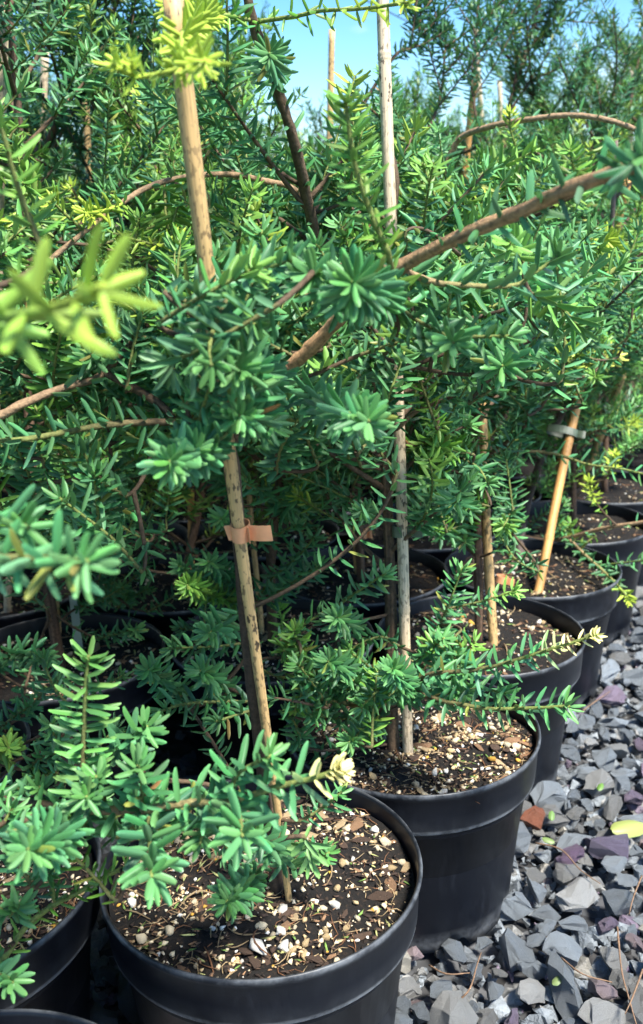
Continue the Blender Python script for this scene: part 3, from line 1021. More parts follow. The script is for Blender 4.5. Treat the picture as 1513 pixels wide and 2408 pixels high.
# ------------------------------------------------------------------ bamboo stakes
def stake(base, top, r0, r1, mat, label, nodes=(0.22, 0.47, 0.72), group=None, crack=False):
    base = np.asarray(base, float); top = np.asarray(top, float)
    ax = nrm(top - base); base = base - ax * 0.03
    L = np.linalg.norm(top - base)
    q = Vector(ax).to_track_quat('Z', 'Y')
    n = 40
    t = np.linspace(0, 1, n)
    rad = r0 + (r1 - r0) * t
    P = np.stack([np.sin(t * 7 + L * 9) * 0.0012, np.cos(t * 5 + L * 3) * 0.0010, t * L], -1)
    P[:, :2] -= P[:1, :2] * 1.0
    mbs = MB(); mbs.tube(P, rad, 14, None, 0.02, rng)
    o = obj('bamboo_stake', mbs.mesh('bamboo_stake', M[mat]))
    o.location = base; o.rotation_mode = 'QUATERNION'; o.rotation_quaternion = q
    for f in nodes:
        k = int(f * (n - 1)); rr = rad[k]
        pr = [(rr * 0.97, -0.006), (rr * 1.02, -0.004), (rr * 1.12, -0.0018), (rr * 1.03, -0.0003), (rr * 1.14, 0.0012), (rr * 1.03, 0.0035), (rr * 0.97, 0.006)]
        V, Q = lathe(pr, 14)
        obj('node', mesh_np('node', V, [Q[:, ::-1]], M[mat]), o, P[k])
    if crack:
        th = 2.6
        Pk = P[2:-2] + np.stack([np.cos(th + 0 * t[2:-2]) * rad[2:-2], np.sin(th + 0 * t[2:-2]) * rad[2:-2], 0 * t[2:-2]], -1) * 0.97
        mk = MB(); mk.tube(Pk, 0.0007, 4, DARKB * 0.5)
        obj('crack', mk.mesh('crack', M['bark']), o)
    return tag(o, label, 'stake', group)

S1b, S1t = G(680, 2120, SOIL_H), W(402, -10, 0.475)
S2b, S2t = G(960, 1772, SOIL_H), W(896, -90, 0.80)
S3b, S3t = G(1162, 1520, SOIL_H), W(1120, 640, 1.10)
S4b, S4t = G(1265, 1395, SOIL_H), W(1375, 870, 1.42)
stake(S1b, S1t, 0.0029, 0.0064, 'bamboo_tan', 'thick speckled bamboo cane with a peach tie, standing in the foremost pot', (0.02,), crack=True)
stake(S2b, S2t, 0.0060, 0.0066, 'bamboo_pale', 'pale speckled bamboo cane with an olive green tie in the scuffed pot', (0.255, 0.9))
stake(S3b, S3t, 0.0068, 0.0066, 'bamboo_tan', 'jointed tan bamboo cane standing between the olive-tied cane and the leaning orange cane', (0.27,))
stake(S4b, S4t, 0.0075, 0.0080, 'bamboo_orange', 'smooth orange bamboo cane leaning towards the path, tied high to a grey trunk', (0.3,))

def ybase(z):
    z = z * ZS
    yc = (-(CAM_H - SOIL_H) + sp * z) / cp
    return CY - FPX * yc / z
def stake2(p1, p2, z, w, mat, label, group=None, zb=0.2):
    z2 = z + zb
    yb = ybase(z2)
    xb = p1[0] + (p2[0] - p1[0]) * (yb - p1[1]) / (p2[1] - p1[1])
    xb = min(max(xb, p1[0] - 260), p1[0] + 260)
    stake(W(xb, yb, z2), W(p1[0], p1[1], z), w, w * 0.95, mat, label, (0.3, 0.62), group)
stake2((12, -60), (2, 400), 0.95, 0.0078, 'bamboo_pale', 'pale weathered cane rising from the pot beyond the dark gap')
stake2((118, 1330), (138, 1555), 1.17, 0.0065, 'bamboo_tan', 'short tan cane in the bark-strewn pot beyond the upright feathered shoot', zb=0.02)
stake2((108, 120), (100, 345), 1.45, 0.0078, 'bamboo_pale', 'slender grey-tan cane crossed by a dark bare trunk')
stake2((201, 200), (214, 470), 1.60, 0.0078, 'bamboo_tan', 'short brown cane standing next to the cane crossed by the dark trunk')
stake2((781, 70), (777, 345), 1.75, 0.0075, 'bamboo_tan', 'cut-off brown cane between the two tallest canes, against the sky')
stake2((1119, 175), (1096, 400), 1.65, 0.0080, 'bamboo_orange', 'cut-off orange cane below the sky with an arching branch across it')
stake2((1117, 60), (1126, 200), 2.2, 0.0085, 'bamboo_pale', 'grey cane half hidden behind the cut-off orange cane')
stake2((1476, 425), (1441, 572), 1.45, 0.0085, 'bamboo_orange', 'orange cane beside the yellow star-shaped shoot', zb=0.45)
stake2((1486, 160), (1482, 330), 2.1, 0.008, 'bamboo_pale', 'pale cane standing high among the shrubs at the end of the gravel path')
stake2((1174, 190), (1177, 260), 2.5, 0.008, 'bamboo_pale', 'faint thin cane in the back row next to the bare trunk against the sky')
stake2((447, 1080), (449, 1320), 1.35, 0.0062, 'bamboo_orange', 'straight bright orange cane seen below the paired rosettes', zb=0.05)
stake2((583, 1120), (615, 1480), 1.15, 0.0042, 'bamboo_tan', 'thin tan cane right behind the peach-tied cane', zb=0.05)
stake2((838, 1180), (842, 1290), 1.35, 0.0062, 'bamboo_tan', 'short tan cane bound to a dark trunk by a knotted peach tie', zb=0.05)
stake2((72, 1060), (88, 1195), 1.35, 0.0072, 'bamboo_tan', 'brown cane behind the blurred green rosette', zb=0.08)
stake2((22, 1360), (18, 1455), 1.25, 0.006, 'bamboo_pale', 'short pale cane beside the pale green plant tag', zb=0.03)
stake2((1466, 880), (1391, 1075), 1.62, 0.0085, 'bamboo_tan', 'brown cane leaning alongside a bare leaning trunk by the path', zb=0.2)
stake2((685, 1130), (683, 1200), 1.7, 0.0065, 'bamboo_orange', 'small orange piece of cane in the shade behind the peach-tied cane', zb=0.05)
stake2((258, 1090), (262, 1210), 1.75, 0.0065, 'bamboo_tan', 'thin tan cane in the shade among the back rows', zb=0.05)

# ties --------------------------------------------------------------------
def tie(center, axis, a, b, side, hgt, mat, label, tab=0.022, bow=False):
    """strap looped round cane and stem with a free tab"""
    axis = nrm(np.asarray(axis)); side = np.asarray(side, float); side = nrm(side - axis * (side @ axis)); oth = np.cross(axis, side)
    n = 28; th = np.linspace(0, 2 * math.pi, n, endpoint=False)
    mbt = MB()
    def ring(ra, rb, z0, z1, off):
        out = np.array(center) + np.outer(np.cos(th) * ra + off, side) + np.outer(np.sin(th) * rb, oth)
        inn = np.array(center) + np.outer(np.cos(th) * (ra - 0.0009) + off, side) + np.outer(np.sin(th) * (rb - 0.0009), oth)
        V = np.vstack([out + axis * z0, out + axis * z1, inn + axis * z1, inn + axis * z0])
        j = np.arange(n); k = (j + 1) % n
        Q = np.vstack([np.stack([j + n * q, k + n * q, k + n * ((q + 1) % 4), j + n * ((q + 1) % 4)], -1) for q in range(4)])
        mbt.add(V, Q)
    def strip(p0, d, l, bend, tw):
        m = 7
        P = np.array([p0 + d * l * t + oth * (bend * math.sin(t * 3.0)) for t in np.linspace(0, 1, m)])
        up_ = np.array([nrm(axis + d * tw * t) for t in np.linspace(0, 1, m)])
        V = np.vstack([P - up_ * hgt / 2 - oth * 0.0005, P + up_ * hgt / 2 - oth * 0.0005, P + up_ * hgt / 2 + oth * 0.0005, P - up_ * hgt / 2 + oth * 0.0005])
        j = np.arange(m - 1)
        Q = np.vstack([np.stack([j + m * q, j + 1 + m * q, j + 1 + m * ((q + 1) % 4), j + m * ((q + 1) % 4)], -1) for q in range(4)])
        Q = np.vstack([Q, [[0, m, 2 * m, 3 * m], [m - 1, 4 * m - 1, 3 * m - 1, 2 * m - 1]]])
        mbt.add(V, Q)
    ring(a, b, -hgt / 2, hgt / 2, 0.0)
    strip(np.array(center) + side * (a - 0.001) - oth * b * 0.35, nrm(side - oth * 0.12), tab, -0.001, -0.06)
    if bow:
        strip(np.array(center) + side * (a - 0.002) - oth * b * 0.5, nrm(-oth * 0.55 + side * 0.3), tab * 0.35, 0.0, 0.1)
        strip(np.array(center) - side * (a - 0.002) - oth * b * 0.2, nrm(-side - oth * 0.2), tab * 0.3, 0.0, 0.2)
    o = obj('plant_tie', mbt.mesh('plant_tie', M[mat], center, smooth=False)); o.location = center
    return tag(o, label, 'plant tie')

def on_line(b, t, y):
    lo, hi = 0.0, 1.0
    for _ in range(40):
        m_ = (lo + hi) / 2
        if proj(b + (t - b) * m_)[1] > y: lo = m_
        else: hi = m_
    return b + (t - b) * lo
c1 = on_line(S1b, S1t, 1252)
tie(c1 + np.array([0.0, 0.0035, 0]), S1t - S1b, 0.0075, 0.010, (1, -0.1, -0.05), 0.0125, 'tie_peach', 'peach tape tie with a folded tab round the thick speckled cane', 0.018, True)
c2 = on_line(S2b, S2t, 1250)
tie(c2 + np.array([-0.001, 0.002, 0]), S2t - S2b, 0.0085, 0.0085, (1, -0.25, -0.05), 0.0125, 'tie_green', 'olive green tape tie round the pale speckled cane', 0.019)
c4 = on_line(S4b, S4t, 1015)
tie(c4 + np.array([-0.016, 0.0, 0]), S4t - S4b, 0.028, 0.011, (1, -0.1, 0), 0.014, 'tie_green', 'dark olive tie joining the leaning orange cane to a grey trunk', 0.012)
c5 = W(852, 1255, 1.372)
tie(c5, (0, 0, 1), 0.011, 0.008, (1, 0, 0.1), 0.014, 'tie_peach', 'knotted peach tie on the short tan cane in the shade', 0.007, True)
c6 = W(1180, 1362, 1.30)
tie(c6, (0.2, 0, 1), 0.010, 0.008, (1, -0.2, 0.1), 0.012, 'tie_peach', 'dusty peach tie low down beside the jointed tan cane', 0.012)
tie(W(72, 345, 1.46), (0.1, 0, 1), 0.018, 0.012, (1, -0.1, 0), 0.018, 'tie_green', 'dark tie binding the slender grey-tan cane to its dark trunk', 0.02)
# small pale tag stuck into the soil
tg = MB()
pt = W(175, 1425, 1.15)
tg.add(np.array([[x, y, z] for z in (-0.10, 0.016) for (x, y) in ((-0.006, -0.0005), (0.006, -0.0005), (0.006, 0.0005), (-0.006, 0.0005))]),
       [[0, 1, 5, 4], [1, 2, 6, 5], [2, 3, 7, 6], [3, 0, 4, 7], [4, 5, 6, 7], [3, 2, 1, 0]])
o = obj('plant_tag', tg.mesh('plant_tag', M['tag'], smooth=False)); o.location = pt
tag(o, 'small blank pale green plant tag stuck upright in shaded soil', 'plant tag')

# ------------------------------------------------------------------ near shrubs
R_ = lambda s: np.random.default_rng(s)

# foremost pot: trunk along the peach-tied cane, then bending right towards the path as the thick bare branch
a = Shrub((0, 0), 'conifer shrub of the peach-tied cane with one thick bare branch slanting over the path')
lean = lambda y, dx, dz: on_line(S1b, S1t, y) + np.array([dx, dz, 0])
a.set_trunk([lean(2110, -0.010, 0.016) - np.array([0, 0, 0.02]), lean(1700, -0.008, 0.012), lean(1250, -0.003, 0.012), lean(1000, 0.0, 0.012), W(575, 915, 0.635), W(672, 868, 0.62), W(760, 790, 0.60),
             W(835, 712, 0.575), W(930, 636, 0.55), W(1050, 572, 0.52), W(1200, 508, 0.485), W(1350, 440, 0.45), W(1513, 385, 0.42), W(1640, 345, 0.40)], 0.0060, 0.0042, DARKB * 1.3, np.array([0.37, 0.215, 0.105]))
plant00 = a
HERO = []
T = a.twig
# long low shoot over the foremost pot, cream tip
T([W(600, 2055, 0.66), W(565, 2090, 0.625), W(533, 2121, 0.59)], leafL=0.021, spacing=0.0016, burst=14)
T([W(690, 2030, 0.66), W(640, 1990, 0.62), W(600, 1960, 0.58)], leafL=0.022)
T([W(680, 2010, 0.70), W(735, 2020, 0.69), W(775, 2005, 0.68)], leafL=0.018)
# upright feathered shoot
T([W(430, 1640, 0.78), W(385, 1600, 0.74), W(350, 1574, 0.70)], leafL=0.021, spacing=0.0019, burst=13)
T([W(540, 1625, 0.78), W(505, 1600, 0.74), W(472, 1577, 0.70)], leafL=0.022, spacing=0.0019, burst=13)
T([W(600, 1650, 0.74), W(525, 1650, 0.72), W(440, 1655, 0.71), W(378, 1672, 0.70)], leafL=0.021, spacing=0.0026, pect=0.5)
T([W(610, 1665, 0.73), W(560, 1680, 0.715), W(508, 1697, 0.70)], leafL=0.021, spacing=0.0026)
T([W(590, 1510, 0.75), W(510, 1520, 0.74), W(398, 1525, 0.73)], leafL=0.025, spacing=0.0026, pect=0.6)
T([W(570, 1440, 0.75), W(520, 1470, 0.72), W(492, 1488, 0.69)], leafL=0.023)
# rosettes around the cane
T([W(640, 900, 0.58), W(600, 885, 0.53), W(556, 866, 0.475)], leafL=0.0245, spacing=0.0015, burst=20, tone=MATURE * 1.2, a0=70)
T([W(640, 975, 0.58), W(605, 975, 0.54), W(562, 977, 0.49)], leafL=0.022, spacing=0.0015, burst=18, tone=MATURE * 1.2, a0=70)
T([W(500, 1030, 0.57), W(482, 1045, 0.53), W(460, 1060, 0.485)], leafL=0.021, spacing=0.0017, burst=14, tone=MATURE * 1.2)
T([W(450, 1060, 0.56), W(425, 1073, 0.51), W(400, 1086, 0.465)], leafL=0.022, spacing=0.0017, burst=14, tone=MATURE * 1.25)
T([W(700, 900, 0.62), W(760, 948, 0.585), W(810, 968, 0.54), W(868, 990, 0.49)], leafL=0.025, spacing=0.0022, burst=14, tone=MATURE * 1.25)
T([W(905, 700, 0.56), W(865, 685, 0.51), W(828, 664, 0.455)], leafL=0.0265, spacing=0.0016, burst=16, tone=MATURE * 1.1)
T([W(845, 720, 0.57), W(790, 690, 0.52), W(735, 640, 0.48)], leafL=0.026, spacing=0.0022, burst=12, tone=MATURE * 1.1)
T([W(590, 790, 0.63), W(548, 715, 0.60), W(506, 605, 0.57)], leafL=0.024, spacing=0.003)
T([W(948, 637, 0.55), W(1016, 662, 0.545), W(1076, 670, 0.545), W(1206, 672, 0.55), W(1256, 642, 0.55), W(1320, 600, 0.55)], TAN, TWG, 0.0026, 0.0012, connect=False, leafL=0.025, spacing=0.0036)
T([W(900, 690, 0.56), W(971, 747, 0.565), W(1040, 784, 0.56), W(1066, 806, 0.53)], leafL=0.026, spacing=0.0034, burst=12)
T([W(1050, 790, 0.565), W(1116, 792, 0.56), W(1205, 790, 0.55)], leafL=0.023, spacing=0.0028)
T([W(860, 830, 0.61), W(930, 808, 0.60), W(1000, 790, 0.58)], leafL=0.022)
T([W(640, 690, 0.60), W(620, 620, 0.59), W(615, 540, 0.58)], leafL=0.024, spacing=0.003)
# leaves standing on the thick branch
T([W(1040, 575, 0.52), W(1120, 541, 0.503), W(1200, 508, 0.485), W(1350, 440, 0.45), W(1500, 390, 0.425)], TAN, TAN, 0.002, 0.002, connect=False, leafL=0.024, spacing=0.0065, burst=0, a0=62, a1=62, pect=0.1)
T([W(1470, 400, 0.43), W(1500, 378, 0.40), W(1525, 362, 0.385)], connect=False, leafL=0.022, spacing=0.003, burst=4)
sr = R_(500)
a.scatter(sr, 8, (475, 600, 560, 820), (0.47, 0.54))
a.scatter(sr, 4, (500, 900, 560, 1040), (0.50, 0.54), leafL=0.021)
a.scatter(sr, 12, (580, 560, 760, 830), (0.60, 0.68))
a.scatter(sr, 10, (690, 880, 900, 1110), (0.64, 0.74))
a.scatter(sr, 5, (470, 1900, 760, 2020), (0.60, 0.70), ln=(0.04, 0.06), leafL=0.02)
a.fill(R_(1), 16, 0.24, 0.45, leafL=0.024, top=0.62, freshp=0.04)
a.finish()

# bottom pot nearest the corner: its shoots hang into view, blurred
c = Shrub((-1, 0), 'conifer shrub whose blurred yellow-green and pale rosettes hang closest over the other shrubs')
bs = c.base
c.set_trunk([bs - np.array([0, 0, 0.02]), bs + np.array([-0.02, 0.0, 0.25]), bs + np.array([-0.05, 0.01, 0.55]), bs + np.array([-0.06, 0.03, 0.85])], 0.006, 0.003, BROWN)
T = c.twig
T([W(-120, 760, 0.30), W(0, 747, 0.275), W(75, 735, 0.262), W(175, 707, 0.25), W(246, 672, 0.24)], LIME * 1.3, FRESH * 0.8, 0.0021, 0.0015, wid=0.095, leafL=0.027, spacing=0.0056, a0=56, a1=40, pect=0.0, tone=LIME * 1.2, fresh=0.65, fcol=FRESH, flen=0.6, burst=3)
T([W(-140, 1300, 0.40), W(0, 1312, 0.375), W(125, 1314, 0.36), W(205, 1322, 0.345)], BROWN, TWG, 0.0024, 0.0015, leafL=0.0235, spacing=0.0027, tone=MATURE * 1.35, burst=10)
T([W(-120, 1230, 0.42), W(0, 1225, 0.40), W(70, 1240, 0.385)], leafL=0.023, spacing=0.003, tone=MATURE * 1.2)
T([W(-60, 260, 0.42), W(0, 300, 0.42), W(30, 400, 0.43), W(60, 490, 0.44), W(108, 605, 0.45)][::-1], leafL=0.021, spacing=0.0055, tone=GREEN * 1.1, fresh=0.6, fcol=LIME, flen=0.6)
c.fill(R_(2), 10, 0.2, 0.1, leafL=0.024)
c.finish()

# pot left of the foremost
c = Shrub((0, 1), 'conifer shrub reaching a long cream-tipped low shoot over the foremost pot')
bs = c.base
c.set_trunk([bs - np.array([0, 0, 0.02]), bs + np.array([-0.01, 0.0, 0.2]), bs + np.array([-0.03, 0.02, 0.45]), bs + np.array([-0.02, 0.06, 0.8]), bs + np.array([0.03, 0.05, 1.0])], 0.007, 0.003, BROWN)
T = c.twig
T([W(215, 1905, 0.57), W(330, 1905, 0.545), W(450, 1888, 0.53), W(545, 1884, 0.52), W(655, 1850, 0.51), W(745, 1828, 0.50), W(805, 1806, 0.495)], TAN, TWG, 0.0032, 0.0015, leafL=0.027, spacing=0.0031, pect=0.2, fresh=1.0, fcol=CREAM, flen=0.13, start=0.12, burst=22, tone=MATURE * 1.15)
T([W(350, 1915, 0.545), W(352, 1975, 0.515), W(357, 2062, 0.48)], connect=False, leafL=0.027, spacing=0.0032, tone=MATURE * 1.2)
T([W(555, 1884, 0.52), W(566, 1930, 0.50), W(570, 1966, 0.475)], connect=False, leafL=0.026, spacing=0.0035, burst=4, tone=MATURE * 1.2)
T([W(540, 1880, 0.52), W(560, 1820, 0.51), W(640, 1775, 0.50)], connect=False, leafL=0.024)
T([W(330, 1905, 0.545), W(335, 1850, 0.535), W(325, 1800, 0.52)], connect=False, leafL=0.023, burst=10)
T([W(470, 1890, 0.53), W(480, 1940, 0.53), W(470, 1985, 0.52)], connect=False, leafL=0.022)
T([W(250, 1905, 0.56), W(240, 1850, 0.55), W(225, 1825, 0.54)], connect=False, leafL=0.022)
T([W(192, 1930, 0.58), W(195, 1810, 0.575), W(199, 1700, 0.565), W(203, 1600, 0.555), W(209, 1540, 0.55)], BROWN, TWG, 0.0024, 0.0014, leafL=0.0235, spacing=0.0022, pect=0.72, a0=74, a1=30, tone=GREEN * 0.6 + MATURE * 0.6)
T([W(245, 1790, 0.61), W(300, 1742, 0.59), W(346, 1708, 0.565)], leafL=0.024, spacing=0.0027)
T([W(-20, 2268, 0.60), W(10, 2251, 0.60), W(65, 2176, 0.605), W(130, 2126, 0.61), W(170, 2106, 0.61), W(240, 2066, 0.61), W(312, 2030, 0.605)], TWG, TWG, 0.0026, 0.0016, leafL=0.017, spacing=0.004, tone=GREEN * 1.0, wid=0.085)
T([W(130, 2120, 0.61), W(120, 2075, 0.605), W(110, 2050, 0.59)], TWG, TWG, connect=False, leafL=0.018)
T([W(165, 1940, 0.56), W(115, 1970, 0.51), W(65, 1997, 0.465)], leafL=0.0235, spacing=0.0016, burst=14, tone=MATURE * 1.25)
T([W(230, 1870, 0.57), W(210, 1872, 0.54), W(203, 1874, 0.52)], leafL=0.02, burst=10)
T([W(100, 1900, 0.62), W(85, 1870, 0.61), W(95, 1850, 0.60)], leafL=0.02)
T([W(-20, 2120, 0.58), W(20, 2150, 0.57), W(45, 2130, 0.56)], leafL=0.022)
T([W(-30, 2290, 0.56), W(10, 2295, 0.55), W(30, 2310, 0.54)], leafL=0.022)
T([W(-30, 1990, 0.56), W(0, 1950, 0.56), W(30, 1900, 0.56)], leafL=0.022)
T([W(-80, 990, 0.62), W(0, 977, 0.62), W(50, 952, 0.62), W(140, 915, 0.63), W(235, 885, 0.64), W(300, 817, 0.64), W(360, 747, 0.64), W(435, 640, 0.64)], TAN * 1.2, BROWN, 0.0042, 0.0018, leafL=0.023, spacing=0.004, start=0.3)
T([W(-60, 1042, 0.60), W(0, 1037, 0.60), W(80, 1030, 0.60), W(190, 1010, 0.62), W(280, 997, 0.63), W(410, 992, 0.64)][::-1], BROWN, TWG, 0.0032, 0.0016, leafL=0.024, spacing=0.0042)
T([W(110, 1205, 0.75), W(175, 1155, 0.74), W(250, 1120, 0.73), W(320, 1077, 0.72), W(370, 1055, 0.71)], BROWN, TWG, leafL=0.023, spacing=0.0036)
T([W(240, 870, 0.66), W(225, 845, 0.64), W(215, 832, 0.62)], leafL=0.022, burst=8, connect=False)
c.scatter(sr, 4, (280, 1900, 520, 2000), (0.56, 0.62), ln=(0.04, 0.07))
c.scatter(sr, 22, (180, 610, 520, 1060), (0.60, 0.72))
c.scatter(sr, 12, (0, 640, 200, 900), (0.62, 0.75))
c.scatter(sr, 12, (0, 1050, 250, 1280), (0.62, 0.78))
c.scatter(sr, 4, (0, 1850, 240, 2060), (0.54, 0.64), ln=(0.04, 0.08), leafL=0.021)
c.fill(R_(3), 22, 0.27, 0.35, leafL=0.024, freshp=0.06, elev=(5, 40))
c.finish()

# scuffed pot
c = Shrub((1, 0), 'conifer shrub tied to the olive-tied cane, two long low shoots reaching over the gravel edge')
l2 = lambda y, dx, dy: on_line(S2b, S2t, y) + np.array([dx, dy, 0])
c.set_trunk([l2(1772, -0.016, 0.012) - np.array([0, 0, 0.02]), l2(1650, -0.016, 0.012), l2(1400, -0.013, 0.010), l2(1000, -0.012, 0.014), l2(700, -0.005, 0.02), W(930, 430, 0.85), W(905, 330, 0.86)], 0.0075, 0.0035, BROWN * 0.8)
T = c.twig
T([W(976, 1605, 0.83), W(1016, 1585, 0.81), W(1106, 1577, 0.79), W(1181, 1562, 0.775), W(1236, 1545, 0.765), W(1286, 1530, 0.755), W(1345, 1512, 0.745), W(1404, 1492, 0.735)], BROWN, TWG, 0.0026, 0.0015, leafL=0.0245, spacing=0.0029, pect=0.3, fresh=1.0, fcol=CREAM, flen=0.25, burst=16, tone=MATURE * 1.15)
T([W(976, 1627, 0.83), W(1036, 1647, 0.80), W(1106, 1660, 0.785), W(1156, 1667, 0.775), W(1256, 1665, 0.76), W(1341, 1660, 0.745)], BROWN, TWG, 0.0026, 0.0015, leafL=0.0245, spacing=0.003, pect=0.3, tone=MATURE * 1.15)
T([W(965, 1650, 0.87), W(945, 1610, 0.81), W(923, 1572, 0.74)], leafL=0.0225, spacing=0.0014, burst=16, tone=MATURE * 1.15)
T([W(900, 1680, 0.86), W(860, 1712, 0.82), W(821, 1745, 0.78)], leafL=0.0205, spacing=0.0015, burst=14)
T([W(990, 1600, 0.90), W(1036, 1470, 0.90), W(1060, 1410, 0.89), W(1088, 1335, 0.88)], BROWN, TWG, leafL=0.023, spacing=0.0022, tone=MATURE * 1.25)
T([W(975, 1560, 0.88), W(1010, 1530, 0.86), W(1045, 1500, 0.84)], leafL=0.024, spacing=0.0022, tone=MATURE * 1.3)
T([W(980, 1620, 0.86), W(1040, 1610, 0.84), W(1090, 1630, 0.80)], leafL=0.024, spacing=0.0026)
T([W(1000, 1640, 0.84), W(1120, 1620, 0.81), W(1190, 1630, 0.78)], leafL=0.024, spacing=0.003)
T([W(985, 1560, 0.92), W(1030, 1560, 0.90), W(1080, 1545, 0.87)], leafL=0.023, spacing=0.0026)
T([W(1060, 1430, 0.93), W(1130, 1415, 0.92), W(1216, 1388, 0.90)], leafL=0.021, spacing=0.0025, fresh=0.8, fcol=LIME * 1.6, flen=0.4)
T([W(770, 1450, 0.84), W(801, 1420, 0.83), W(850, 1385, 0.82), W(908, 1348, 0.80)], TWG, TWG, leafL=0.0245, spacing=0.0024, tone=MATURE * 1.1)
T([W(840, 1480, 0.83), W(815, 1465, 0.80), W(793, 1452, 0.76)], leafL=0.022, burst=10)
T([W(850, 1590, 0.84), W(810, 1572, 0.79), W(772, 1555, 0.74)], leafL=0.023, spacing=0.0018, burst=12, tone=MATURE * 1.1)
T([W(880, 1648, 0.84), W(820, 1655, 0.83), W(740, 1640, 0.80), W(700, 1610, 0.79)], BROWN, TWG, 0.0030, 0.0015, leafL=0.022, spacing=0.003)
T([W(880, 1690, 0.86), W(800, 1690, 0.84), W(730, 1680, 0.80)], leafL=0.021)
T([W(930, 1610, 0.86), W(870, 1620, 0.82), W(830, 1600, 0.79)], leafL=0.022)
T([W(960, 1640, 0.87), W(900, 1620, 0.80), W(850, 1665, 0.77)], leafL=0.022)
T([W(940, 1520, 0.86), W(880, 1500, 0.84), W(720, 1590, 0.80)], leafL=0.021)
T([W(941, 1002, 0.83), W(971, 972, 0.82), W(1016, 952, 0.81), W(1076, 928, 0.80)], TAN, BROWN, 0.0032, 0.0018, leafL=0.023, spacing=0.005)
T([W(990, 1130, 0.86), W(1036, 1157, 0.84), W(1108, 1198, 0.81)], leafL=0.024, spacing=0.0028)
T([W(1090, 1080, 0.90), W(1125, 1100, 0.88), W(1150, 1140, 0.86)], leafL=0.023)
T([W(880, 1200, 0.86), W(860, 1205, 0.83), W(850, 1202, 0.80)], leafL=0.019, burst=10)
T([W(770, 1660, 0.80), W(745, 1620, 0.79), W(700, 1560, 0.77)], leafL=0.022)
T([W(770, 1665, 0.80), W(700, 1650, 0.78), W(640, 1640, 0.77)], BROWN, BROWN, leafL=0.02, spacing=0.005)
# upright green shoot in front of the cane, blurred
T([W(912, 590, 0.50), W(876, 510, 0.49), W(836, 390, 0.475), W(811, 230, 0.46)], TWG, TWG, 0.0022, 0.0013, leafL=0.0205, spacing=0.0026, tone=GREEN * 0.9)
T([W(795, 655, 0.62), W(760, 600, 0.61), W(745, 575, 0.60)], leafL=0.022)
c.scatter(sr, 26, (960, 650, 1330, 900), (0.62, 0.85))
c.scatter(sr, 14, (640, 1480, 900, 1730), (0.78, 0.88), ln=(0.04, 0.08), leafL=0.022)
c.scatter(sr, 6, (960, 1480, 1120, 1620), (0.84, 0.92), ln=(0.04, 0.08), leafL=0.023)
c.scatter(sr, 10, (960, 940, 1120, 1200), (0.84, 0.95))
c.scatter(sr, 4, (850, 1000, 920, 1150), (0.90, 1.0))
c.fill(R_(4), 30, 0.28, 0.30, leafL=0.0245, freshp=0.06, top=0.97)
c.fill(R_(44), 10, 0.26, 0.45, leafL=0.0245, freshp=0.06, top=0.8, elev=(0, 30))
c.finish()

# behind the peach-tied cane: dark leader leaning up towards the viewer
c = Shrub((2, 1), 'conifer shrub behind the peach-tied cane, its bare dark leader leaning up past the canes')
bs = c.base
c.set_trunk([bs - np.array([0, 0, 0.02]), bs + np.array([0.01, 0.0, 0.2]), W(742, 800, 0.98), W(740, 575, 0.86), W(718, 450, 0.81), W(690, 325, 0.77), W(645, 190, 0.74), W(600, 65, 0.72), W(570, -60, 0.70)], 0.0072, 0.0040, BROWN * 0.75)
T = c.twig
T([W(738, 560, 0.855), W(711, 415, 0.80), W(645, 190, 0.74), W(605, 80, 0.722)], DARKB, DARKB, 0.002, 0.002, connect=False, leafL=0.026, spacing=0.0085, burst=0, a0=58, a1=58, pect=0.0)
T([W(648, 200, 0.74), W(638, 150, 0.69), W(634, 125, 0.64)], leafL=0.023, spacing=0.0026, burst=7, connect=False)
T([W(596, 52, 0.72), W(700, 37, 0.70), W(756, 25, 0.68), W(856, 20, 0.65), W(961, 5, 0.62)], TWG * 1.2, TWG * 1.3, 0.0022, 0.0014, connect=False, leafL=0.018, spacing=0.005, tone=GREEN, fresh=0.8, fcol=FRESH, flen=0.5)
T([W(594, 48, 0.72), W(500, 30, 0.66), W(430, 20, 0.62), W(395, 10, 0.58)], TWG * 1.2, TWG * 1.3, 0.0022, 0.0014, connect=False, leafL=0.018, spacing=0.0045, tone=LIME, fresh=1, fcol=FRESH, flen=0.6)
# yellow new shoots in front of the cane top
T([W(500, 30, 0.66), W(440, 60, 0.50), W(428, 110, 0.45), W(430, 160, 0.43)], TWG * 1.3, FRESH, 0.0018, 0.0013, connect=False, leafL=0.0165, spacing=0.0028, tone=FRESH, fresh=1, fcol=FRESH * 1.15, flen=1)
T([W(430, 158, 0.43), W(380, 172, 0.43), W(320, 178, 0.43), W(262, 150, 0.42)], FRESH * 0.8, FRESH, 0.0016, 0.0012, connect=False, leafL=0.0155, spacing=0.0045, tone=FRESH, fresh=1, fcol=FRESH * 1.15, flen=1, burst=9)
T([W(430, 158, 0.43), W(460, 150, 0.42), W(482, 140, 0.40)], FRESH * 0.8, FRESH, 0.0016, 0.0012, connect=False, leafL=0.0155, spacing=0.002, tone=FRESH, fresh=1, fcol=FRESH * 1.1, flen=1, burst=9)
T([W(320, 178, 0.43), W(312, 160, 0.425), W(308, 140, 0.42)], FRESH * 0.8, FRESH, 0.0015, 0.0012, connect=False, leafL=0.014, spacing=0.003, tone=FRESH, fresh=1, fcol=FRESH, flen=1, burst=6)
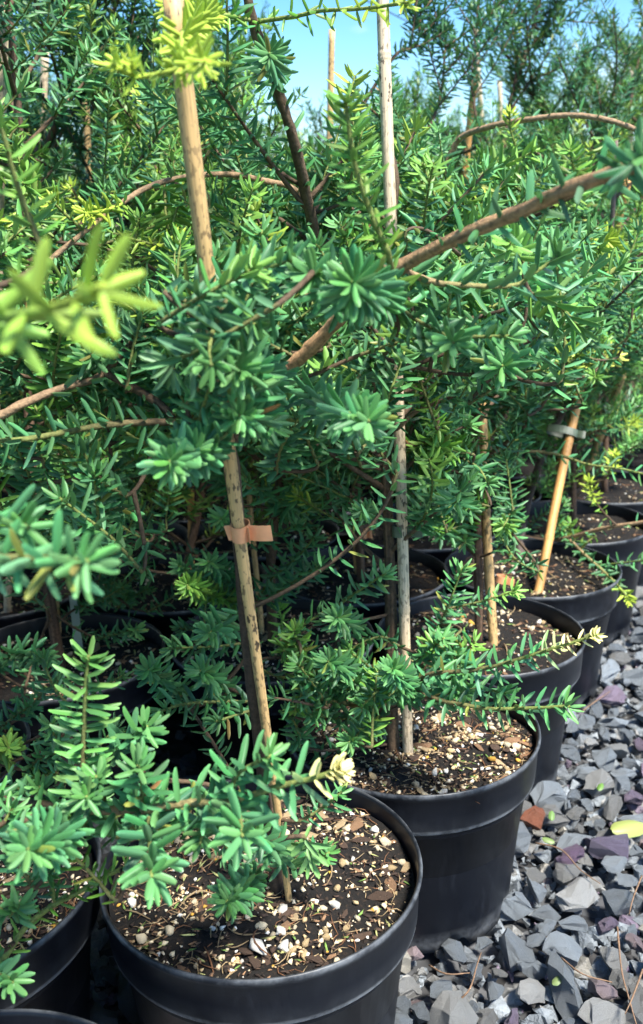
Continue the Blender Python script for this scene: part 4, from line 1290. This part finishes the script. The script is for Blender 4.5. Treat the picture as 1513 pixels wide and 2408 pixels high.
# arching brown branch
T([W(741, 620, 0.885), W(730, 500, 0.85), W(690, 444, 0.84), W(620, 425, 0.83), W(540, 410, 0.82), W(440, 416, 0.80), W(350, 440, 0.78), W(270, 490, 0.76), W(200, 545, 0.75), W(105, 622, 0.74)], TAN * 0.95, TAN * 0.8, 0.0034, 0.0026, connect=False, leafL=0.022, spacing=0.008, burst=3, pect=0)
T([W(290, 480, 0.76), W(230, 500, 0.74), W(200, 500, 0.72)], FRESH, FRESH, connect=False, leafL=0.019, spacing=0.002, tone=LIME, fresh=1, fcol=FRESH, flen=1, burst=9)
T([W(200, 545, 0.75), W(150, 500, 0.74), W(120, 470, 0.73)], TWG, TWG, connect=False, leafL=0.02, spacing=0.003, tone=LIME * 0.9, fresh=0.7, fcol=FRESH, flen=0.6)
T([W(270, 550, 0.80), W(340, 570, 0.79), W(385, 575, 0.78), W(425, 555, 0.77)], TWG, TWG, leafL=0.017, spacing=0.0028, tone=LIME, fresh=1, fcol=FRESH, flen=0.7)
T([W(610, 1400, 1.12), W(640, 1360, 1.10), W(700, 1310, 1.05), W(740, 1262, 1.02)], TWG, TWG, leafL=0.026, spacing=0.003)
T([W(620, 1420, 1.1), W(680, 1375, 1.05), W(750, 1330, 1.0)], TWG, TWG, leafL=0.026, spacing=0.003)
T([W(668, 1510, 1.12), W(664, 1470, 1.11), W(656, 1422, 1.10)], LIME, LIME, leafL=0.02, spacing=0.003, tone=LIME * 1.2, fresh=0.8, fcol=LIME * 2, flen=1, pect=0.6)
T([W(560, 1420, 1.05), W(480, 1390, 0.98), W(440, 1375, 0.93)], leafL=0.023, spacing=0.0018, burst=14, tone=GREEN)
T([W(560, 1400, 1.05), W(480, 1360, 1.0), W(420, 1330, 0.96)], leafL=0.023, spacing=0.002)
T([W(570, 1380, 1.05), W(520, 1340, 1.0), W(490, 1320, 0.95)], leafL=0.023, spacing=0.002, burst=10)
c.scatter(sr, 8, (400, 1270, 560, 1480), (0.92, 1.05))
c.scatter(sr, 8, (600, 1150, 760, 1400), (1.02, 1.15))
c.scatter(sr, 10, (250, 1130, 540, 1300), (0.95, 1.10))
c.scatter(sr, 14, (560, 450, 900, 640), (0.75, 0.95))
c.scatter(sr, 14, (220, 440, 480, 640), (0.74, 0.95), tone=LIME * 0.75, leafL=0.026)
c.scatter(sr, 12, (60, 430, 260, 660), (0.72, 0.88), tone=LIME * 0.8, leafL=0.026)
c.scatter(sr, 8, (620, 370, 900, 520), (0.8, 0.95), tone=LIME * 0.7, leafL=0.026)
c.fill(R_(5), 34, 0.30, 0.22, leafL=0.025, freshp=0.08, top=0.8)
c.finish()

c = Shrub((2, 0), 'conifer shrub growing beside the jointed tan cane')
bs = c.base
c.set_trunk([bs - np.array([0, 0, 0.02]), S3b + np.array([-0.022, 0.03, 0.2]), S3b + np.array([-0.03, 0.035, 0.40]), W(1100, 640, 1.14), W(1080, 420, 1.08)], 0.0062, 0.003, DARKB * 1.3)
T = c.twig
T([W(1045, 400, 1.10), W(1080, 328, 1.08), W(1150, 298, 1.05), W(1250, 280, 1.02), W(1350, 271, 1.0), W(1440, 285, 0.98), W(1513, 312, 0.97), W(1600, 350, 0.96)], TAN * 0.95, TAN * 0.9, 0.0042, 0.0030, leafL=0.021, spacing=0.012, burst=0, pect=0)
T([W(1215, 350, 1.03), W(1200, 300, 1.02), W(1200, 262, 1.01)], TWG, TWG, leafL=0.018, spacing=0.0024, tone=LIME * 1.2, fresh=1, fcol=FRESH, flen=0.6, burst=9)
T([W(900, 510, 1.0), W(960, 480, 0.98), W(1000, 430, 0.96), W(1010, 395, 0.95)], TWG, TWG, leafL=0.03, spacing=0.0045, tone=LIME * 0.8, wid=0.075)
T([W(960, 560, 1.0), W(965, 530, 0.99), W(968, 505, 0.98)], TWG, TWG, leafL=0.016, spacing=0.0022, tone=LIME, fresh=1, fcol=FRESH, flen=1, burst=9)
T([W(1220, 1100, 1.2), W(1205, 1050, 1.15), W(1196, 1018, 1.1)], leafL=0.02, burst=12)
c.scatter(sr, 22, (1000, 1000, 1230, 1320), (1.0, 1.2))
c.scatter(sr, 18, (1180, 640, 1400, 950), (0.95, 1.2))
c.scatter(sr, 18, (960, 380, 1330, 620), (0.85, 1.1), tone=LIME * 0.75, leafL=0.026)
c.fill(R_(6), 36, 0.30, 0.20, leafL=0.025, freshp=0.10)
c.finish()

c = Shrub((3, 0), 'conifer shrub with a bare grey trunk tied to the leaning orange cane')
bs = c.base
c.set_trunk([G(1205, 1385, SOIL_H) - np.array([0, 0, 0.02]), W(1236, 1205, 1.56), W(1271, 1087, 1.52), W(1321, 972, 1.47), W(1378, 890, 1.42), W(1420, 700, 1.36), W(1440, 520, 1.30), W(1450, 330, 1.28)], 0.0085, 0.003, np.array([0.16, 0.12, 0.10]))
T = c.twig
T([W(1240, 925, 1.30), W(1281, 902, 1.27), W(1320, 880, 1.24), W(1360, 862, 1.21), W(1405, 848, 1.18), W(1456, 836, 1.15)], TWG, TWG, leafL=0.023, spacing=0.0022, fresh=1, fcol=CREAM * np.array([0.85, 1.0, 0.5]), flen=0.5)
T([W(1330, 910, 1.25), W(1300, 880, 1.22), W(1280, 872, 1.19)], leafL=0.023, burst=12)
T([W(1440, 590, 1.20), W(1432, 575, 1.14), W(1421, 563, 1.08)], TWG, TWG, leafL=0.026, spacing=0.0024, tone=LIME, fresh=1, fcol=FRESH, flen=1, burst=9)
T([W(1290, 1272, 1.50), W(1336, 1265, 1.44), W(1421, 1242, 1.38), W(1512, 1228, 1.34), W(1600, 1215, 1.30)], TAN, TAN, 0.0040, 0.0028, leafL=0.018, spacing=0.016, burst=0)
T([W(1336, 1265, 1.44), W(1376, 1305, 1.38), W(1421, 1345, 1.33), W(1456, 1380, 1.29), W(1480, 1412, 1.25)], TAN, TWG, 0.0034, 0.0018, connect=False, leafL=0.020, spacing=0.0042, fresh=1, fcol=FRESH, flen=0.22)
T([W(1400, 1330, 1.37), W(1450, 1325, 1.34), W(1513, 1318, 1.30)], TWG, TWG, connect=False, leafL=0.02, spacing=0.005)
T([W(1156, 1065, 1.25), W(1256, 1062, 1.25), W(1321, 1072, 1.24), W(1381, 1092, 1.22), W(1456, 1102, 1.20), W(1530, 1118, 1.18)], BROWN, TWG, 0.003, 0.0016, leafL=0.024, spacing=0.0052)
T([W(1400, 1180, 1.35), W(1390, 1150, 1.32), W(1385, 1128, 1.30)], leafL=0.017, tone=LIME, fresh=1, fcol=FRESH * 1.2, flen=1, burst=9)
T([W(1430, 1120, 1.3), W(1440, 1090, 1.28), W(1445, 1065, 1.26)], leafL=0.016, tone=LIME, fresh=1, fcol=FRESH * 1.2, flen=1, burst=9)
T([W(1330, 1270, 1.46), W(1310, 1220, 1.44), W(1330, 1180, 1.42)], leafL=0.021)
c.scatter(sr, 8, (1240, 1180, 1370, 1330), (1.42, 1.55), leafL=0.021)
c.scatter(sr, 18, (1300, 560, 1513, 900), (1.1, 1.4))
c.scatter(sr, 14, (1300, 340, 1513, 600), (1.0, 1.3), tone=LIME * 0.9, leafL=0.026)
c.fill(R_(7), 30, 0.30, 0.42, leafL=0.025, freshp=0.12)
c.finish()

c = Shrub((2, 2), 'conifer shrub beside the pale weathered cane, beyond the dark gap between pots')
bs = c.base
c.set_trunk([bs - np.array([0, 0, 0.02]), bs + np.array([-0.01, 0.01, 0.3]), bs + np.array([0.02, 0.02, 0.7]), bs + np.array([0.03, 0.0, 1.05])], 0.008, 0.003, DARKB * 1.5)
T = c.twig
T([W(60, 1680, 0.95), W(100, 1630, 0.94), W(145, 1598, 0.93)], leafL=0.022, spacing=0.003)
T([W(-10, 1570, 1.0), W(30, 1540, 0.97), W(75, 1535, 0.95), W(110, 1545, 0.93)], leafL=0.026, spacing=0.0024)
T([W(-10, 1720, 0.9), W(40, 1680, 0.89), W(75, 1660, 0.88)], leafL=0.022)
T([W(230, 1500, 1.1), W(280, 1490, 1.08), W(325, 1480, 1.05)], leafL=0.02)
T([W(180, 1430, 1.15), W(240, 1410, 1.12), W(290, 1380, 1.1)], leafL=0.02, tone=MATURE * 0.8)
c.scatter(sr, 8, (200, 1300, 420, 1440), (1.08, 1.25), leafL=0.021, tone=MATURE * 0.9)
c.scatter(sr, 6, (0, 1250, 120, 1400), (1.0, 1.2), leafL=0.022)
c.scatter(sr, 9, (-20, 230, 130, 640), (0.85, 1.0), tone=LIME * 0.8, leafL=0.026)
c.fill(R_(8), 34, 0.30, 0.16, leafL=0.024, freshp=0.06)
c.finish()

c = Shrub((1, 2), 'conifer shrub with pale rosettes hanging into the dark gap between the pots')
bs = c.base
c.set_trunk([bs - np.array([0, 0, 0.02]), bs + np.array([-0.01, 0.01, 0.3]), bs + np.array([-0.04, 0.02, 0.7]), bs + np.array([-0.03, 0.0, 1.0])], 0.007, 0.003, BROWN)
T = c.twig
T([W(-60, 1800, 0.86), W(-10, 1775, 0.82), W(22, 1758, 0.78)], leafL=0.022, spacing=0.0017, burst=12, tone=LIME * 0.8)
T([W(60, 1810, 0.82), W(100, 1780, 0.80), W(140, 1770, 0.78), W(175, 1772, 0.77)], leafL=0.021, spacing=0.003)
T([W(-30, 1860, 0.80), W(20, 1850, 0.78), W(60, 1860, 0.76)], leafL=0.021)
c.scatter(sr, 6, (0, 1600, 240, 1850), (0.78, 0.86), ln=(0.04, 0.08), leafL=0.021, tone=MATURE * 0.85)
c.fill(R_(9), 26, 0.28, 0.30, leafL=0.024, freshp=0.08)
c.finish()

# shrubs whose leaders stand against the sky
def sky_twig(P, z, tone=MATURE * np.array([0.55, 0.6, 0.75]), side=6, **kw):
    Q = [W(x, y, z) for x, y in P]
    T(Q, DARKB * 1.4, BROWN, 0.0034, 0.0014, leafL=0.024, spacing=0.0036, tone=tone, **kw)
    C_ = catmull(Q, 8)
    for k in range(side):
        i = int(len(C_) * (0.2 + 0.7 * (k + 0.5) / side)); i = min(i, len(C_) - 2)
        t = nrm(C_[i + 1] - C_[i]); sd = nrm(np.cross(t, FWD)) * (1 if k % 2 else -1)
        d = nrm(t * 0.75 + sd * 0.6 + sr.normal(size=3) * 0.2)
        l = 0.09 + 0.07 * sr.random()
        T([C_[i], C_[i] + d * l * 0.5 + np.array([0, 0, 0.01]), C_[i] + d * l + np.array([0, 0, 0.03])], BROWN, BROWN, 0.0018, 0.001, connect=False, leafL=0.024, spacing=0.003, tone=tone)
def sky_shrub(key, label, trunk, seed, fills=34, tone=MATURE * 0.85, fp=0.06):
    global c, T
    c = Shrub(key, label); bs = c.base
    c.set_trunk([bs - np.array([0, 0, 0.02]), bs + np.array([0.0, 0.0, 0.25])] + trunk, 0.0085, 0.0026, DARKB * 1.5)
    T = c.twig
    c.fill(R_(seed), fills, 0.32, 0.22, leafL=0.025, freshp=fp, tone=tone)
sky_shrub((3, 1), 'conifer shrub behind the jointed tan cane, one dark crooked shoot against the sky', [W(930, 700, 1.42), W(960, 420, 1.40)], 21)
sky_twig([(896, 180), (935, 125), (981, 100), (988, 50), (992, 0)], 1.38, side=5)
sky_twig([(1000, 330), (1035, 230), (1046, 130), (1050, 70)], 1.40, side=6)
c.finish(120)
sky_shrub((4, 1), 'conifer shrub with a tall bare leader rising into the sky beside the cut-off orange cane', [W(1150, 700, 1.72), W(1190, 300, 1.70), W(1236, 125, 1.68), W(1280, -30, 1.66)], 22)
for P_ in ([(1200, 240), (1215, 150), (1190, 60), (1180, 5)], [(1212, 200), (1250, 110), (1275, 85), (1312, 75)], [(1255, 60), (1290, 30), (1320, 5)], [(1200, 260), (1260, 170), (1300, 110)], [(1225, 130), (1205, 60), (1225, 10)]):
    sky_twig(P_, 1.68, side=2)
sky_twig([(1130, 330), (1110, 200), (1118, 90), (1126, 5)], 1.60, side=8)
c.finish(120)
sky_shrub((5, 1), 'conifer shrub with fine upright sprays against the sky where the gravel path ends', [W(1420, 600, 2.0), W(1440, 300, 2.0)], 23, tone=GREEN * 0.9, fp=0.12)
for P_ in ([(1440, 260), (1470, 160), (1460, 100), (1440, 60)], [(1480, 260), (1500, 150), (1515, 60), (1500, 0)], ):
    sky_twig(P_, 1.95, tone=GREEN * 0.85, side=2)
c.finish(120)
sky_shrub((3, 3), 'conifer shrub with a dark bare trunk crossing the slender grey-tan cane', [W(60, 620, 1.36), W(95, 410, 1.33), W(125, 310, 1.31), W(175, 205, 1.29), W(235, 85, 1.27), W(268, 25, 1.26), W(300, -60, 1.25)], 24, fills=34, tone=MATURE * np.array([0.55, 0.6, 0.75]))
sky_twig([(175, 205), (260, 190), (340, 150)], 1.25, side=5)
sky_twig([(235, 85), (290, 120), (350, 60)], 1.25, side=5)
sky_twig([(240, 90), (220, 40), (180, 0)], 1.25, side=4)
c.finish(120)

# ------------------------------------------------------------------ rows behind: a few grown shapes, repeated
def back_shape(seed, h, nbr, blen, tone, freshp, low=0.08, tpl=LT_LO):
    r = R_(seed)
    tr = catmull([np.zeros(3) - np.array([0, 0, 0.02]), np.array([r.normal() * 0.02, r.normal() * 0.02, h * 0.35]), np.array([r.normal() * 0.05, r.normal() * 0.05, h * 0.7]), np.array([r.normal() * 0.09, r.normal() * 0.09, h])], 6)
    mt = MB(); mt.tube(tr, np.linspace(0.0085, 0.0022, len(tr)), 8, DARKB * 1.5, 0.25, rng)
    w, l = grow(r, tr, nbr, blen, low, None, 0.025, freshp=freshp, tone=tone, elev=(15, 62), spacing=0.0036)
    l.append(twig_leaves(tr[-8:], r, 0.025, 0.0032, 0.0, tone=tone))
    mw = MB()
    for Pb, rr, kd in w: mw.tube(Pb, rr, 5 if kd == 'b' else 3, BROWN * 0.9 if kd == 'b' else TWG * 0.8)
    V, F, Cc = leaf_batch(*cat(l), tpl)
    return (mt.mesh('trunk', M['bark']), mw.mesh('branches', M['bark']), mesh_np('foliage', V, [F], M['leaf'], Cc), h)
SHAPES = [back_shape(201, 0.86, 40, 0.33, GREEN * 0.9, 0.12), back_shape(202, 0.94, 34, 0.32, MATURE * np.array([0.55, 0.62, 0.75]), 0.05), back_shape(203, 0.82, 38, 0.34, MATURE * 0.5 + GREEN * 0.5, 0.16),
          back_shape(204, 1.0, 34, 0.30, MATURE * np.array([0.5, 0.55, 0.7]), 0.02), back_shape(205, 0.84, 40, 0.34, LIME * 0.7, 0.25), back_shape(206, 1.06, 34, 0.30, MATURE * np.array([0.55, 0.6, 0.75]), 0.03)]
done = {(3, 1), (4, 1), (5, 1), (3, 3), (0, 0), (-1, 0), (0, 1), (1, 0), (2, 1), (2, 0), (3, 0), (2, 2), (1, 2)}
brng = R_(77)
for key, cpos in POTS.items():
    if key in done: continue
    x, y = cpos[0], cpos[1]
    sx = CX + FPX * x / y
    k = int(brng.integers(len(SHAPES)))
    if sx < 700 and y > 1.6: k = (1, 3, 5)[int(brng.integers(3))]
    elif sx > 900: k = ((0, 2, 4) if y < 1.9 else (0, 1, 3, 5, 2, 3))[int(brng.integers(3 if y < 1.9 else 6))]
    sm = SHAPES[k]
    o = empty('conifer_shrub', (x, y, SOIL_H))
    o.rotation_euler = (brng.normal() * 0.05, brng.normal() * 0.05, brng.random() * 6.28)
    want = CAM_H + y * math.tan(math.radians(7.8 if sx < 620 else (3.8 if sx < 950 else 1.9 + 5.7 * brng.random()))) - SOIL_H
    s = float(np.clip(want / sm[3], 0.70, 1.3)) * (0.93 + 0.14 * brng.random())
    o.scale = (min(s, 1.02), min(s, 1.02), s)
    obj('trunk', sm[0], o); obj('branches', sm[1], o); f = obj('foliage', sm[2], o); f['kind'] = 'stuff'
    tag(o, ('dark green conifer shrub standing in the shaded back rows' if k in (1, 3, 5) else 'lighter green conifer shrub with scattered yellow tips in the back rows'), 'shrub',
        'dark conifer shrubs in the back rows' if k in (1, 3, 5) else 'lighter conifer shrubs in the back rows')

# ------------------------------------------------------------------ small things on the gravel
def broad_leaf(pos, L, wd, rz, tilt, col, label, name='fallen_leaf'):
    V0, Q0, e, tp = LT_HI
    V = np.stack([V0[:, 0] * L - L / 2, V0[:, 1] * wd, V0[:, 2] * L * 1.2 + 0.05 * L * np.sin(V0[:, 0] * 3.1)], -1)
    Vb = V - np.array([0, 0, 0.0008]); n0 = len(V)
    o = obj(name, mesh_np(name, np.vstack([V, Vb]), [Q0, Q0[:, ::-1] + n0], M['leaf'], np.tile(np.array(col), (2 * n0, 1))))
    o.location = pos; o.rotation_euler = (tilt[0], tilt[1], rz)
    return tag(o, label, 'leaf')
broad_leaf(G(1478, 1945, 0.035), 0.052, 0.013, 0.35, (0.35, 0.1), (0.30, 0.34, 0.10), 'large yellow-green fallen leaf lying on the purple-grey stones')
broad_leaf(G(1298, 1918, 0.035), 0.014, 0.004, 1.3, (0.2, -0.5), (0.14, 0.24, 0.07), 'small bright green leaf upright beside the orange stone')
broad_leaf(G(1290, 1975, 0.032), 0.016, 0.0045, -0.3, (0.2, 0.2), (0.17, 0.24, 0.08), 'small pale green leaf lying beyond the orange stone')
broad_leaf(G(1412, 1850, 0.03), 0.014, 0.004, 0.9, (0.1, -0.3), (0.12, 0.23, 0.05), 'tiny green seedling leaf among dark stones')
broad_leaf(G(1310, 2305, 0.03), 0.013, 0.004, 0.5, (0.1, -0.4), (0.18, 0.24, 0.09), 'tiny pale leaf among the large foremost grey stones')
def dry_twig(px, label, r=0.0012, col=(0.20, 0.12, 0.07)):
    P = catmull([G(x, y, h) for x, y, h in px], 6)
    b = P.mean(0); b[2] = 0
    mt = MB(); mt.tube(P, np.linspace(r, r * 0.5, len(P)), 5, np.array(col), 0.3, rng)
    o = obj('dry_twig', mt.mesh('dry_twig', M['bark'], b)); o.location = b
    return tag(o, label, 'twig')
dry_twig([(1260, 1982, 0.035), (1320, 1998, 0.042), (1365, 2045, 0.038), (1412, 2078, 0.036)], 'dark curved twig across the purple stones')
dry_twig([(1075, 2357, 0.025), (1105, 2325, 0.04), (1122, 2270, 0.035), (1132, 2240, 0.03)], 'reddish twig leaning from the gravel to the scuffed pot')
dry_twig([(1010, 2270, 0.03), (1050, 2290, 0.04), (1105, 2288, 0.04)], 'short brown twig lying under the notched pot foot')
dry_twig([(1452, 2180, 0.04), (1462, 2280, 0.042), (1480, 2350, 0.04), (1500, 2420, 0.035)], 'long reddish stem running along the gravel')
dry_twig([(1512, 2280, 0.04), (1490, 2340, 0.044), (1470, 2385, 0.035)], 'thin stem crossing the long reddish stem')
dry_twig([(1510, 2060, 0.04), (1490, 2110, 0.045), (1480, 2150, 0.035)], 'pale thin stem propped on the grey stones')
dry_twig([(1320, 2252, 0.03), (1370, 2290, 0.04), (1440, 2310, 0.035)], 'brown stem half buried between big grey stones')
dry_twig([(1370, 1672, 0.03), (1400, 1650, 0.035), (1436, 1625, 0.03)], 'pale dry stem on the gravel beside the second pot row')

# thin line strung over the rows
mt = MB()
mt.tube(np.array([W(640, -190, 2.6), W(860, 0, 2.7), W(1036, 90, 2.8), W(1210, 180, 2.95), W(1400, 262, 3.1)]), 0.0022, 5, (1, 1, 1))
o = obj('support_wire', mt.mesh('support_wire', M['wire']))
tag(o, 'thin dark wire strung slanting across the sky behind the shrubs', 'wire')
